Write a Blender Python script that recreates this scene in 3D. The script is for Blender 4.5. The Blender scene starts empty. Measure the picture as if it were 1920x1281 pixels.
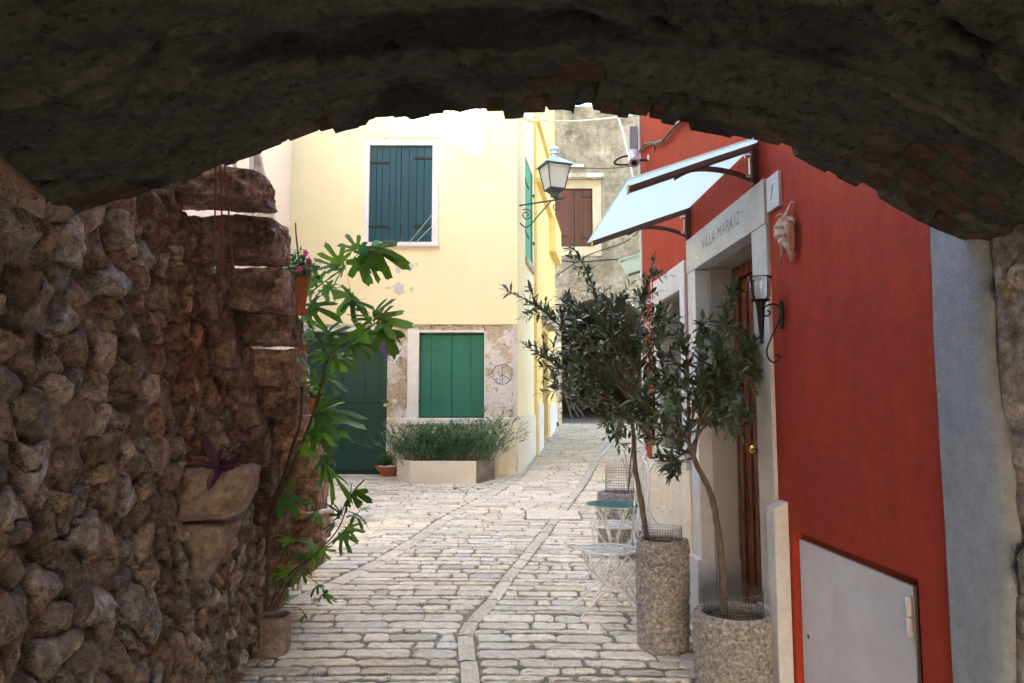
import bpy, math, random
import numpy as np
from mathutils import Vector, Matrix, noise as mnoise
R = math.radians
random.seed(7)
C = bpy.context.scene.collection
SC = bpy.context.scene

# ------------------------------------------------------------ camera
F_PX = 1350.0; W_PX = 1920.0; H_PX = 1281.0
CAM_Z = 1.51; TILT = math.atan(122.5 / F_PX)
cam_d = bpy.data.cameras.new('camera'); cam = bpy.data.objects.new('camera', cam_d); C.objects.link(cam)
cam_d.sensor_width = 36.0; cam_d.lens = 36.0 * F_PX / W_PX
cam_d.clip_start = 0.05; cam_d.clip_end = 500
cam.location = (0, 0, CAM_Z); cam.rotation_euler = (R(90) + TILT, 0, 0)
SC.camera = cam
# ------------------------------------------------------------ sky and sun
SUN_EL = 27.0; SUN_AZ = 200.0          # compass-like: 0 = +Y, clockwise; light comes from there
w = bpy.data.worlds.new('World'); SC.world = w; w.use_nodes = True
nt = w.node_tree; nt.nodes.clear()
sky = nt.nodes.new('ShaderNodeTexSky'); sky.sky_type = 'NISHITA'; sky.sun_disc = False
sky.sun_elevation = R(SUN_EL); sky.sun_rotation = R(SUN_AZ)
sky.air_density = 1.0; sky.dust_density = 2.0; sky.ozone_density = 1.0
bg = nt.nodes.new('ShaderNodeBackground'); bg.inputs['Strength'].default_value = 0.15
wo = nt.nodes.new('ShaderNodeOutputWorld')
nt.links.new(sky.outputs[0], bg.inputs[0]); nt.links.new(bg.outputs[0], wo.inputs[0])
sun_d = bpy.data.lights.new('sun', 'SUN'); sun = bpy.data.objects.new('sun', sun_d); C.objects.link(sun)
sun_d.energy = 3.0; sun_d.angle = R(0.8); sun_d.color = (1.0, 0.93, 0.82)
sd = Vector((math.sin(R(SUN_AZ)) * math.cos(R(SUN_EL)), math.cos(R(SUN_AZ)) * math.cos(R(SUN_EL)), math.sin(R(SUN_EL))))
sun.rotation_euler = sd.to_track_quat('Z', 'Y').to_euler(); sun.location = (0, 0, 12)
SC.view_settings.view_transform = 'Standard'; SC.view_settings.look = 'None'
SC.view_settings.exposure = 3.4; SC.view_settings.gamma = 1.0; SC.view_settings.use_curve_mapping = False
SC.cycles.max_bounces = 10; SC.cycles.diffuse_bounces = 6
SC.cycles.use_denoising = True

# ------------------------------------------------------------ survey: photograph pixel + distance -> point of the place
def at(px, py, Y):
    u = (px - W_PX / 2) / F_PX; v = (H_PX / 2 - py) / F_PX
    d = Vector((u, math.cos(TILT) - v * math.sin(TILT), math.sin(TILT) + v * math.cos(TILT)))
    k = Y / d.y
    return Vector((d.x * k, Y, CAM_Z + d.z * k))
def zt(py, Y, px=960): return at(px, py, Y).z
GY = [-20, 4.0, 5.0, 6.5, 9.0, 12.0, 14.0, 16.0, 19.0, 24.0, 60.0]
GZ = [0.0, 0.0, 0.015, 0.075, 0.20, 0.385, 0.53, 0.73, 1.06, 1.30, 1.4]
def g(Y): return float(np.interp(Y, GY, GZ))
def atz(px, py, z):
    u = (px - W_PX / 2) / F_PX; v = (H_PX / 2 - py) / F_PX
    d = Vector((u, math.cos(TILT) - v * math.sin(TILT), math.sin(TILT) + v * math.cos(TILT)))
    k = (z - CAM_Z) / d.z
    return Vector((d.x * k, d.y * k, z))
def gp(px, py):
    lo, hi = 1.0, 30.0
    for _ in range(50):
        m = (lo + hi) / 2
        if zt(py, m) > g(m): lo = m
        else: hi = m
    return at(px, py, lo)
def atx(px, py, X):
    """point on the ray at world X"""
    u = (px - W_PX / 2) / F_PX; v = (H_PX / 2 - py) / F_PX
    d = Vector((u, math.cos(TILT) - v * math.sin(TILT), math.sin(TILT) + v * math.cos(TILT)))
    k = X / d.x
    return Vector((X, d.y * k, CAM_Z + d.z * k))

# ------------------------------------------------------------ numpy noise
def _h(ix, iy, iz, seed):
    n = (ix * 374761393 + iy * 668265263 + iz * 2147483647 + seed * 974634777) & 0xFFFFFFFF
    n = ((n ^ (n >> 13)) * 1274126177) & 0xFFFFFFFF
    n = (n ^ (n >> 16)) & 0xFFFFFF
    return n / float(0xFFFFFF) * 2 - 1
def vn(x, y, z, seed=0):
    x = np.asarray(x, float); y = np.asarray(y, float) + 0 * x; z = np.asarray(z, float) + 0 * x
    ix = np.floor(x).astype(np.int64); iy = np.floor(y).astype(np.int64); iz = np.floor(z).astype(np.int64)
    fx = x - ix; fy = y - iy; fz = z - iz
    fx = fx * fx * (3 - 2 * fx); fy = fy * fy * (3 - 2 * fy); fz = fz * fz * (3 - 2 * fz)
    r = 0
    for a in (0, 1):
        wx = fx if a else 1 - fx
        for b in (0, 1):
            wy = fy if b else 1 - fy
            for c in (0, 1):
                wz = fz if c else 1 - fz
                r = r + wx * wy * wz * _h(ix + a, iy + b, iz + c, seed)
    return r
def fbm(x, y, z, oct=4, seed=0, gain=.5):
    r = 0; a = 1.0; k = 1.0
    for o in range(oct):
        r = r + a * vn(np.asarray(x) * k, np.asarray(y) * k, np.asarray(z) * k, seed + o * 17); a *= gain; k *= 2.03
    return r

# ------------------------------------------------------------ mesh builder
def root_loc(p):
    while p is not None and p.parent is not None: p = p.parent
    return Vector(p.location) if p is not None else Vector((0, 0, 0))
def tag(o, label=None, cat=None, group=None, kind=None):
    if label: o['label'] = label
    if cat: o['category'] = cat
    if group: o['group'] = group
    if kind: o['kind'] = kind
    return o
def thing(name, label, cat, loc, group=None):
    o = bpy.data.objects.new(name, None); o.empty_display_size = .1
    C.objects.link(o); o.location = loc
    return tag(o, label, cat, group)
class MB:
    def __init__(s): s.v = []; s.f = []; s.c = []
    def add(s, vs, fs, col=None):
        n = len(s.v)
        s.v.extend([tuple(p) for p in vs]); s.f.extend([tuple(i + n for i in q) for q in fs])
        if col is None: col = (1, 1, 1)
        if len(vs) and not hasattr(col[0], '__len__'): s.c.extend([col] * len(vs))
        else: s.c.extend([tuple(q) for q in col])
        return s
    def hexa(s, p, col=None):
        """8 corners: 0-3 bottom ring, 4-7 top ring"""
        return s.add(p, [(3, 2, 1, 0), (4, 5, 6, 7), (0, 1, 5, 4), (1, 2, 6, 5), (2, 3, 7, 6), (3, 0, 4, 7)], col)
    def box(s, x0, x1, y0, y1, z0, z1, col=None, fr=None):
        p = [(x0, y0, z0), (x1, y0, z0), (x1, y1, z0), (x0, y1, z0), (x0, y0, z1), (x1, y0, z1), (x1, y1, z1), (x0, y1, z1)]
        if fr: p = [fr(*q) for q in p]
        return s.hexa(p, col)
    def tube(s, pts, r, n=6, cap=True, col=None):
        pts = [Vector(p) for p in pts]
        if len(pts) < 2: return s
        rr = r if hasattr(r, '__len__') else [r] * len(pts)
        vs = []; fs = []
        t = (pts[1] - pts[0]).normalized()
        u = t.orthogonal().normalized()
        for i, p in enumerate(pts):
            if i == 0: t = pts[1] - pts[0]
            elif i == len(pts) - 1: t = pts[-1] - pts[-2]
            else: t = pts[i + 1] - pts[i - 1]
            if t.length < 1e-9: t = Vector((0, 0, 1))
            t.normalize()
            u = (u - t * u.dot(t))
            if u.length < 1e-6: u = t.orthogonal()
            u.normalize(); b = t.cross(u)
            for k in range(n):
                a = 2 * math.pi * k / n
                vs.append(p + (u * math.cos(a) + b * math.sin(a)) * rr[i])
        for i in range(len(pts) - 1):
            for k in range(n):
                a = i * n + k; b_ = i * n + (k + 1) % n
                fs.append((a, b_, b_ + n, a + n))
        if cap:
            fs.append(tuple(reversed(range(n)))); m = (len(pts) - 1) * n
            fs.append(tuple(range(m, m + n)))
        return s.add(vs, fs, col)
    def lathe(s, c, prof, n=24, col=None, sx=1, sy=1, cap=True, jit=0, seed=0):
        """prof: list of (radius, z) about centre c"""
        c = Vector(c); vs = []; fs = []
        for i, (r, z) in enumerate(prof):
            for k in range(n):
                a = 2 * math.pi * k / n
                rr = r
                if jit: rr = r + jit * mnoise.noise(Vector((math.cos(a) * r * 14, math.sin(a) * r * 14, z * 14 + seed)))
                vs.append(c + Vector((math.cos(a) * rr * sx, math.sin(a) * rr * sy, z)))
        for i in range(len(prof) - 1):
            for k in range(n):
                a = i * n + k; b = i * n + (k + 1) % n
                fs.append((a, b, b + n, a + n))
        if cap:
            fs.append(tuple(reversed(range(n)))); m = (len(prof) - 1) * n
            fs.append(tuple(range(m, m + n)))
        return s.add(vs, fs, col)
    def ball(s, c, r, n=8, col=None, sz=1):
        return s.lathe(c, [(r * math.sin(math.pi * (i + .02) / (n + .04)), -r * sz * math.cos(math.pi * i / n)) for i in range(n + 1)], n * 2, col)
    def sheet(s, P, col=None, flip=False):
        """P: array (n, m, 3) grid"""
        n, m = P.shape[:2]
        idx = np.arange(n * m).reshape(n, m)
        a = idx[:-1, :-1].ravel(); b = idx[1:, :-1].ravel(); c = idx[1:, 1:].ravel(); d = idx[:-1, 1:].ravel()
        q = np.stack([a, b, c, d] if not flip else [d, c, b, a], 1)
        return s.add(P.reshape(-1, 3).tolist(), q.tolist(), None if col is None else (col if not hasattr(col, 'shape') else col.reshape(-1, 3).tolist()))
    def build(s, name, mat, parent=None, smooth=False, loc=None, bevel=0, sub=0, label=None):
        o_loc = Vector(loc) if loc is not None else root_loc(parent)
        me = bpy.data.meshes.new(name)
        me.from_pydata([(p[0] - o_loc.x, p[1] - o_loc.y, p[2] - o_loc.z) for p in s.v], [], s.f)
        me.update()
        at_ = me.color_attributes.new('Col', 'FLOAT_COLOR', 'POINT')
        flat = np.ones((len(s.v), 4), np.float32)
        if len(s.v): flat[:, :3] = np.array(s.c, np.float32)
        at_.data.foreach_set('color', flat.ravel())
        me.materials.append(mat)
        if smooth:
            me.polygons.foreach_set('use_smooth', [True] * len(me.polygons))
        o = bpy.data.objects.new(name, me); C.objects.link(o)
        if parent is not None: o.parent = parent
        else: o.location = o_loc
        if bevel:
            b = o.modifiers.new('bevel', 'BEVEL'); b.width = bevel; b.segments = 2; b.limit_method = 'ANGLE'; b.angle_limit = R(40)
        if label: o['label'] = label
        return o

# ------------------------------------------------------------ materials
def lk(nt, a, b): nt.links.new(a, b)
def mat(name, col, col2=None, nscale=4, rough=.8, bump=.3, bscale=60, bdist=.01, vcol=False, metal=0, spec=.3,
        stain=None, sscale=2.0, sthr=(.52, .6), stretch=(1, 1, 1), pits=0, pscale=80, transl=0, stain2=None, s2scale=5, s2thr=(.6, .66), rvar=.15, streak=0, grain=None):
    m = bpy.data.materials.new(name); m.use_nodes = True; nt = m.node_tree; nt.nodes.clear()
    out = nt.nodes.new('ShaderNodeOutputMaterial'); b = nt.nodes.new('ShaderNodeBsdfPrincipled')
    tc = nt.nodes.new('ShaderNodeTexCoord'); mp = nt.nodes.new('ShaderNodeMapping'); mp.inputs['Scale'].default_value = stretch
    lk(nt, tc.outputs['Object'], mp.inputs[0]); co = mp.outputs[0]
    n1 = nt.nodes.new('ShaderNodeTexNoise'); n1.inputs['Scale'].default_value = nscale; n1.inputs['Detail'].default_value = 6; n1.inputs['Roughness'].default_value = .62
    lk(nt, co, n1.inputs['Vector'])
    cr = nt.nodes.new('ShaderNodeValToRGB'); cr.color_ramp.elements[0].position = .3; cr.color_ramp.elements[1].position = .7
    c2 = col2 or tuple(min(1, q * 1.18) for q in col)
    cr.color_ramp.elements[0].color = (*col, 1); cr.color_ramp.elements[1].color = (*c2, 1)
    lk(nt, n1.outputs['Fac'], cr.inputs[0]); c = cr.outputs[0]
    def mix(a, colour, fac, mode='MIX'):
        x = nt.nodes.new('ShaderNodeMix'); x.data_type = 'RGBA'; x.blend_type = mode
        if hasattr(fac, 'links'): lk(nt, fac, x.inputs[0])
        else: x.inputs[0].default_value = fac
        lk(nt, a, x.inputs[6])
        if hasattr(colour, 'links'): lk(nt, colour, x.inputs[7])
        else: x.inputs[7].default_value = (*colour, 1)
        return x.outputs[2]
    def thrnoise(scale, thr, vec, seed=0, detail=8):
        n = nt.nodes.new('ShaderNodeTexNoise'); n.noise_dimensions = '4D'; n.inputs['W'].default_value = seed
        n.inputs['Scale'].default_value = scale; n.inputs['Detail'].default_value = detail; n.inputs['Roughness'].default_value = .65
        lk(nt, vec, n.inputs['Vector'])
        r = nt.nodes.new('ShaderNodeMapRange'); r.inputs[1].default_value = thr[0]; r.inputs[2].default_value = thr[1]
        lk(nt, n.outputs['Fac'], r.inputs[0]); return r.outputs[0]
    if stain: c = mix(c, stain, thrnoise(sscale, sthr, co, 3))
    if stain2: c = mix(c, stain2, thrnoise(s2scale, s2thr, co, 9))
    if streak:
        m2 = nt.nodes.new('ShaderNodeMapping'); m2.inputs['Scale'].default_value = (9, 9, .5); lk(nt, tc.outputs['Object'], m2.inputs[0])
        f = thrnoise(1.0, (.5, .75), m2.outputs[0], 5)
        mm = nt.nodes.new('ShaderNodeMath'); mm.operation = 'MULTIPLY'; mm.inputs[1].default_value = streak; lk(nt, f, mm.inputs[0])
        c = mix(c, tuple(q * .55 for q in col), mm.outputs[0])
    if grain:
        gn_ = nt.nodes.new('ShaderNodeTexNoise'); gn_.inputs['Scale'].default_value = grain[0]; gn_.inputs['Detail'].default_value = 8; gn_.inputs['Roughness'].default_value = .75
        lk(nt, co, gn_.inputs['Vector']); gr = nt.nodes.new('ShaderNodeMapRange'); gr.inputs[1].default_value = .36; gr.inputs[2].default_value = .64; gr.inputs[3].default_value = grain[1]; gr.inputs[4].default_value = grain[2]
        lk(nt, gn_.outputs['Fac'], gr.inputs[0]); c = mix(c, gr.outputs[0], 1.0, 'MULTIPLY')
    if vcol:
        a = nt.nodes.new('ShaderNodeAttribute'); a.attribute_name = 'Col'; c = mix(c, a.outputs['Color'], 1.0, 'MULTIPLY')
    h = None
    n2 = nt.nodes.new('ShaderNodeTexNoise'); n2.inputs['Scale'].default_value = bscale; n2.inputs['Detail'].default_value = 5; n2.inputs['Roughness'].default_value = .6
    lk(nt, co, n2.inputs['Vector']); h = n2.outputs['Fac']
    if pits:
        f = thrnoise(pscale, (.58, .66), co, 1, 3)
        sb = nt.nodes.new('ShaderNodeMath'); sb.operation = 'SUBTRACT'; lk(nt, h, sb.inputs[0]); lk(nt, f, sb.inputs[1]); h = sb.outputs[0]
        c = mix(c, tuple(q * .4 for q in col), _scale(nt, f, pits))
    lk(nt, c, b.inputs['Base Color'])
    if bump:
        bp = nt.nodes.new('ShaderNodeBump'); bp.inputs['Strength'].default_value = bump; bp.inputs['Distance'].default_value = bdist
        lk(nt, h, bp.inputs['Height']); lk(nt, bp.outputs[0], b.inputs['Normal'])
    mr = nt.nodes.new('ShaderNodeMapRange'); mr.inputs[3].default_value = max(0.02, rough - rvar); mr.inputs[4].default_value = min(1, rough + rvar)
    lk(nt, n1.outputs['Fac'], mr.inputs[0]); lk(nt, mr.outputs[0], b.inputs['Roughness'])
    b.inputs['Metallic'].default_value = metal; b.inputs['Specular IOR Level'].default_value = spec
    if transl:
        t = nt.nodes.new('ShaderNodeBsdfTranslucent'); lk(nt, c, t.inputs[0])
        ms = nt.nodes.new('ShaderNodeMixShader'); ms.inputs[0].default_value = transl
        lk(nt, b.outputs[0], ms.inputs[1]); lk(nt, t.outputs[0], ms.inputs[2]); lk(nt, ms.outputs[0], out.inputs[0])
    else: lk(nt, b.outputs[0], out.inputs[0])
    return m
def _scale(nt, s, k):
    mm = nt.nodes.new('ShaderNodeMath'); mm.operation = 'MULTIPLY'; mm.inputs[1].default_value = k; nt.links.new(s, mm.inputs[0]); return mm.outputs[0]
def glass(name, col, rough=.05, trans=1.0, alpha=1.0):
    m = bpy.data.materials.new(name); m.use_nodes = True; b = m.node_tree.nodes['Principled BSDF']
    b.inputs['Base Color'].default_value = (*col, 1); b.inputs['Roughness'].default_value = rough
    b.inputs['Transmission Weight'].default_value = trans; b.inputs['IOR'].default_value = 1.3
    return m

M = {}
M['rubble'] = mat('rubble stone', (.50, .455, .40), (1.05, .99, .90), nscale=14, bump=1.0, bscale=75, bdist=.03, vcol=True, rough=.9, pits=.4, pscale=38, stain=(.46, .40, .33), sscale=6, sthr=(.54, .64), grain=(26, .58, 1.45))
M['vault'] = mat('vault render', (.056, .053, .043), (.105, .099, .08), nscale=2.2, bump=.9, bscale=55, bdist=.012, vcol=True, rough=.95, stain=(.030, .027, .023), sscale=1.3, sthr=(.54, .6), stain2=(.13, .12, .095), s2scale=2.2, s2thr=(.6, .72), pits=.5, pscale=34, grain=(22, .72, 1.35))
M['vbrick'] = mat('old vault brick', (.6, .55, .5), (1, 1, 1), nscale=18, bump=.8, bscale=60, vcol=True, rough=.9, grain=(25, .6, 1.4))
M['step'] = mat('red brown step stone', (.20, .118, .092), (.42, .28, .225), nscale=11, bump=1.0, bscale=34, bdist=.03, rough=.75, stain=(.14, .085, .07), sscale=4, stain2=(.5, .44, .38), s2scale=6, s2thr=(.62, .72), vcol=True, grain=(24, .4, 1.7))
M['mortar'] = mat('street grout', (.19, .17, .14), (.34, .305, .255), nscale=7, bump=.9, bscale=90, bdist=.01, rough=.95, stain=(.2, .21, .13), sscale=1.6, sthr=(.6, .72), grain=(30, .6, 1.4))
M['paver'] = mat('limestone paver', (.78, .73, .64), (.93, .90, .83), nscale=6, bump=.8, bscale=70, bdist=.006, rough=.5, vcol=True, pits=.55, pscale=38, spec=.4, stain=(.48, .43, .36), sscale=5, sthr=(.58, .7), stretch=(1, 2.2, 1), grain=(24, .80, 1.16))
M['hammered'] = mat('bush hammered limestone', (.72, .66, .56), (.9, .85, .76), nscale=8, bump=.6, bscale=60, bdist=.006, rough=.65, vcol=True, pits=.7, pscale=30, stretch=(1.6, 1, 1), grain=(26, .75, 1.15))
M['yellow'] = mat('pale yellow render', (.865, .775, .50), (.89, .81, .555), nscale=1.2, bump=.12, bscale=60, rough=.9, stain=(.82, .70, .38), sscale=.8, sthr=(.5, .8), streak=.07)
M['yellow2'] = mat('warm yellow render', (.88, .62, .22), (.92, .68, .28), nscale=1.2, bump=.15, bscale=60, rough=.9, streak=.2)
M['peach'] = mat('peach render', (.85, .70, .58), (.88, .74, .62), nscale=1, bump=.1, rough=.9)
M['red'] = mat('red render', (.33, .030, .011), (.40, .042, .016), nscale=1.3, bump=.9, bscale=120, bdist=.006, rough=.85, stain=(.27, .026, .011), sscale=1.1, sthr=(.48, .72), streak=.35, grain=(14, .88, 1.14))
M['redrecess'] = mat('orange red render', (.20, .030, .006), nscale=2, bump=.4, bscale=90, bdist=.004, rough=.85)
M['plaster'] = mat('blue white plaster', (.24, .26, .29), (.31, .33, .36), nscale=3, bump=.8, bscale=90, bdist=.008, rough=.9, streak=.3, grain=(22, .86, 1.14))
M['white_stone'] = mat('white limestone', (.50, .485, .495), (.62, .605, .615), nscale=5, bump=.45, bscale=130, bdist=.004, rough=.75, streak=.12, grain=(30, .9, 1.08))
M['frame_white'] = mat('whitewashed stone frame', (.72, .70, .68), (.84, .82, .80), nscale=8, bump=.5, bscale=60, rough=.8, stain=(.55, .50, .44), sscale=9, sthr=(.6, .7))
M['cream_dark'] = mat('weathered cream surround', (.50, .42, .28), (.62, .53, .37), nscale=4, bump=.4, rough=.85, stain=(.36, .31, .22), sscale=2, sthr=(.55, .7))
M['cream_stone'] = mat('cream plinth stone', (.74, .66, .52), (.82, .75, .62), nscale=3, bump=.3, bscale=60, rough=.8, streak=.2, stain=(.6, .52, .4), sscale=2, sthr=(.58, .7))
M['rev_stone'] = mat('grey speckled reveal', (.34, .31, .305), (.42, .385, .375), nscale=4, bump=.5, bscale=150, bdist=.004, rough=.85, pits=.15, pscale=220)
M['rough_pl'] = mat('rough weathered plaster', (.42, .32, .21), (.70, .59, .44), nscale=14, bump=1.0, bscale=45, bdist=.03, rough=.95, stain=(.82, .80, .78), sscale=2.6, sthr=(.5, .56), pits=.3, pscale=30)
M['rough_pl2'] = mat('rough white worn plaster', (.45, .36, .25), (.72, .63, .50), nscale=16, bump=1.0, bscale=30, bdist=.04, rough=.95, stain=(.80, .77, .74), sscale=2.2, sthr=(.47, .52), pits=.5, pscale=22)
M['patch'] = mat('bare grey plaster patch', (.55, .52, .5), (.68, .66, .64), nscale=20, bump=.5, rough=.95)
M['green'] = mat('green painted wood', (.018, .135, .095), (.03, .18, .13), nscale=5, bump=.25, bscale=30, rough=.55, stretch=(1, 1, .25), stain=(.05, .21, .155), sscale=3, sthr=(.6, .8))
M['dgreen'] = mat('dark green painted boards', (.010, .052, .038), (.016, .072, .052), nscale=4, bump=.25, bscale=30, rough=.5, stretch=(1, 1, .25))
M['blue'] = mat('blue green painted wood', (.008, .052, .072), (.014, .076, .098), nscale=5, bump=.25, bscale=30, rough=.5, stretch=(1, 1, .25))
M['sage'] = mat('light green painted wood', (.10, .33, .19), nscale=5, rough=.6)
M['brownwood'] = mat('dark brown shutter wood', (.075, .028, .016), (.13, .05, .03), nscale=6, bump=.4, bscale=30, rough=.6, stretch=(1, 1, .2))
M['doorwood'] = mat('varnished mahogany', (.10, .022, .008), (.17, .045, .016), nscale=6, bump=.1, bscale=30, rough=.28, stretch=(3, 3, .3), spec=.5)
M['oldstone'] = mat('weathered grey render', (.18, .155, .11), (.36, .305, .215), nscale=1.6, bump=.8, bscale=14, bdist=.03, rough=.95, stain=(.44, .38, .27), sscale=1.3, sthr=(.53, .66), stain2=(.085, .08, .05), s2scale=.9, s2thr=(.54, .68), streak=.3, grain=(5, .7, 1.35))
M['oldrubble'] = mat('old house masonry', (.36, .31, .23), (.6, .53, .42), nscale=5, bump=1.0, bscale=12, bdist=.03, rough=.95, vcol=True)
M['dark'] = mat('unlit plaster', (.03, .026, .022), nscale=2, rough=1)
M['pot_stone'] = mat('chiselled planter stone', (.32, .28, .26), (.80, .73, .69), nscale=45, bump=1.0, bscale=70, bdist=.04, rough=.9, stretch=(1, 1, 1.2), pits=.5, pscale=55, stain=(.5, .44, .40), sscale=3, sthr=(.55, .7), grain=(34, .55, 1.5))
M['trough'] = mat('purple brown carved stone', (.20, .14, .11), (.32, .235, .19), nscale=6, bump=.7, bscale=50, bdist=.012, rough=.8, stain=(.30, .22, .20), sscale=4, grain=(22, .6, 1.45))
M['trough2'] = mat('cream limestone trough', (.70, .62, .52), (.80, .73, .64), nscale=4, bump=.3, bscale=60, rough=.75, pits=.2, pscale=60, stain=(.85, .82, .78), sscale=3, sthr=(.62, .7))
M['trough_dark'] = mat('dark trough stone', (.10, .09, .08), (.30, .26, .22), nscale=4, bump=.3, rough=.7)
M['terracotta'] = mat('terracotta', (.38, .12, .05), (.48, .17, .08), nscale=6, bump=.1, rough=.7)
M['backing'] = mat('dark backing', (.03, .03, .03), bump=0)
M['plastic'] = mat('white plastic', (.75, .75, .75), nscale=4, bump=0, rough=.4)
M['greypot'] = mat('grey plastic', (.10, .105, .11), nscale=4, bump=0, rough=.5)
M['soil'] = mat('potting soil', (.045, .03, .02), (.09, .06, .045), nscale=40, bump=1, bscale=90, rough=1)
M['bark'] = mat('young bark', (.10, .07, .055), (.20, .15, .125), nscale=30, bump=.7, bscale=90, rough=.85, stretch=(1, 1, .3), grain=(40, .6, 1.4))
M['figbark'] = mat('fig bark', (.055, .035, .025), (.11, .07, .05), nscale=20, bump=.5, bscale=80, rough=.8)
M['olive'] = mat('olive leaf', (.048, .080, .046), (.09, .135, .08), nscale=9, bump=0, rough=.28, vcol=True, transl=.12, spec=.6)
M['fig'] = mat('fig leaf', (.07, .175, .028), (.12, .26, .04), nscale=9, bump=.2, bscale=60, rough=.42, vcol=True, transl=.5, spec=.45)
M['herb'] = mat('bush leaf', (.07, .16, .07), (.15, .27, .14), nscale=6, bump=0, rough=.6, vcol=True, transl=.2)
M['freshleaf'] = mat('fresh leaf', (.07, .18, .035), (.12, .27, .06), nscale=8, bump=0, rough=.5, vcol=True, transl=.35)
M['purple'] = mat('purple leaf', (.045, .018, .038), (.085, .03, .07), nscale=9, bump=0, rough=.4, vcol=True, transl=.1)
M['violet'] = mat('violet leaf', (.10, .03, .15), (.17, .06, .23), nscale=9, bump=0, rough=.5, vcol=True, transl=.2)
M['pink'] = mat('pink petal', (.75, .03, .28), nscale=9, bump=0, rough=.6, transl=.3)
M['white_iron'] = mat('white painted iron', (.80, .77, .77), (.88, .86, .86), nscale=12, bump=.1, rough=.45, stain=(.45, .3, .22), sscale=14, sthr=(.68, .74))
M['black_iron'] = mat('black wrought iron', (.018, .017, .018), nscale=10, bump=.2, rough=.5, metal=.4)
M['grey_iron'] = mat('dark grey painted iron', (.05, .06, .075), (.09, .10, .12), nscale=10, bump=.1, rough=.5, metal=.3)
M['lampcap'] = mat('weathered zinc', (.42, .5, .52), (.6, .68, .69), nscale=9, bump=.2, rough=.45, metal=.5)
M['brownmetal'] = mat('brown coated aluminium', (.085, .038, .032), (.11, .05, .042), nscale=6, bump=0, rough=.4, metal=.3)
M['steel'] = mat('steel', (.55, .55, .55), nscale=6, bump=0, rough=.25, metal=1)
M['wire'] = mat('galvanised wire', (.22, .22, .23), nscale=20, bump=0, rough=.4, metal=.8)
M['brass'] = mat('brass', (.55, .36, .12), nscale=6, bump=0, rough=.25, metal=1)
M['panel'] = mat('white sheet metal', (.56, .54, .55), (.61, .59, .60), nscale=2, bump=.12, bscale=14, rough=.4, streak=.12, grain=(5, .93, 1.06))
M['shell'] = mat('sea shell', (.42, .27, .20), (.62, .46, .37), nscale=16, bump=.6, bscale=40, rough=.6, stain=(.35, .2, .13), sscale=12)
M['cord'] = mat('red brown cord', (.18, .05, .025), nscale=20, rough=.7)
M['cable'] = mat('black cable', (.02, .02, .022), nscale=5, bump=0, rough=.5)
M['cablew'] = mat('pale cable', (.62, .60, .55), nscale=5, bump=0, rough=.5)
M['cableg'] = mat('grey bundled cable', (.22, .19, .16), (.4, .36, .3), nscale=25, bump=0, rough=.6)
M['whitewood'] = mat('weathered white wood', (.66, .62, .57), (.78, .74, .70), nscale=12, bump=.3, rough=.7)
M['greywood'] = mat('grey old timber', (.16, .155, .145), (.25, .24, .225), nscale=7, bump=.5, bscale=40, rough=.9)
M['lens'] = mat('camera lens glass', (.01, .01, .012), bump=0, rough=.1)
M['camwhite'] = mat('camera housing', (.62, .60, .68), bump=0, rough=.35)
M['boxgrey'] = mat('grey junction box', (.28, .29, .33), bump=0, rough=.5)
M['ink'] = mat('blue grey paint marks', (.16, .20, .26), (.3, .33, .38), nscale=25, bump=0, rough=.8)
M['cut'] = mat('cut lettering shadow grey', (.15, .135, .135), bump=0, rough=.9)
M['tglass'] = glass('table glass', (.45, .80, .76), .06, .85)
M['cup'] = glass('clear lamp glass', (.95, .95, .97), .02, 1)
M['white_pebble'] = mat('white pebble', (.75, .73, .70), bump=.1, rough=.6)
def frosted(name, col, tr):
    m = bpy.data.materials.new(name); m.use_nodes = True; nt = m.node_tree; b = nt.nodes['Principled BSDF']
    b.inputs['Base Color'].default_value = (*col, 1); b.inputs['Roughness'].default_value = .35
    t = nt.nodes.new('ShaderNodeBsdfTranslucent'); t.inputs[0].default_value = (*col, 1)
    ms = nt.nodes.new('ShaderNodeMixShader'); ms.inputs[0].default_value = tr
    lk(nt, b.outputs[0], ms.inputs[1]); lk(nt, t.outputs[0], ms.inputs[2]); lk(nt, ms.outputs[0], nt.nodes['Material Output'].inputs[0])
    return m
M['frost'] = frosted('frosted canopy glass', (.84, .955, .95), .9)
M['frostlamp'] = frosted('milky lantern glass', (.85, .86, .84), .55)
# ============================================================ SETTING
def frame(O, A):
    A = Vector(A).normalized(); N = Vector((-A.y, A.x, 0)); O = Vector(O)
    def fr(s, d, z): return (O.x + A.x * s + N.x * d, O.y + A.y * s + N.y * d, z)
    return fr
RED = frame((1.55, 0, 0), (-.04, 1, 0))           # s = along the facade (about Y), d = out into the lane
SIDE = frame((.09 - .148 * 12, 0, 0), (.148, 1, 0))   # the yellow house's lane side; out is -N
def YEL(x, d, z): return (x, 12.0 - d, z)         # front of the yellow house, d out towards the lane mouth
def BACK(x, d, z): return (x, 19.0 - d, z)
def red_at(px, py, d=0.0):
    """where a photograph ray meets the red facade, as (s, z)"""
    u = (px - W_PX / 2) / F_PX; v = (H_PX / 2 - py) / F_PX
    dr = Vector((u, math.cos(TILT) - v * math.sin(TILT), math.sin(TILT) + v * math.cos(TILT)))
    A = Vector((-.04, 1, 0)).normalized(); N = Vector((-A.y, A.x, 0)); O = Vector((1.55, 0, 0)) + N * d
    k = O.dot(N) / dr.dot(N)
    p = dr * k
    return (p - O).dot(A), CAM_Z + p.z
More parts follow.
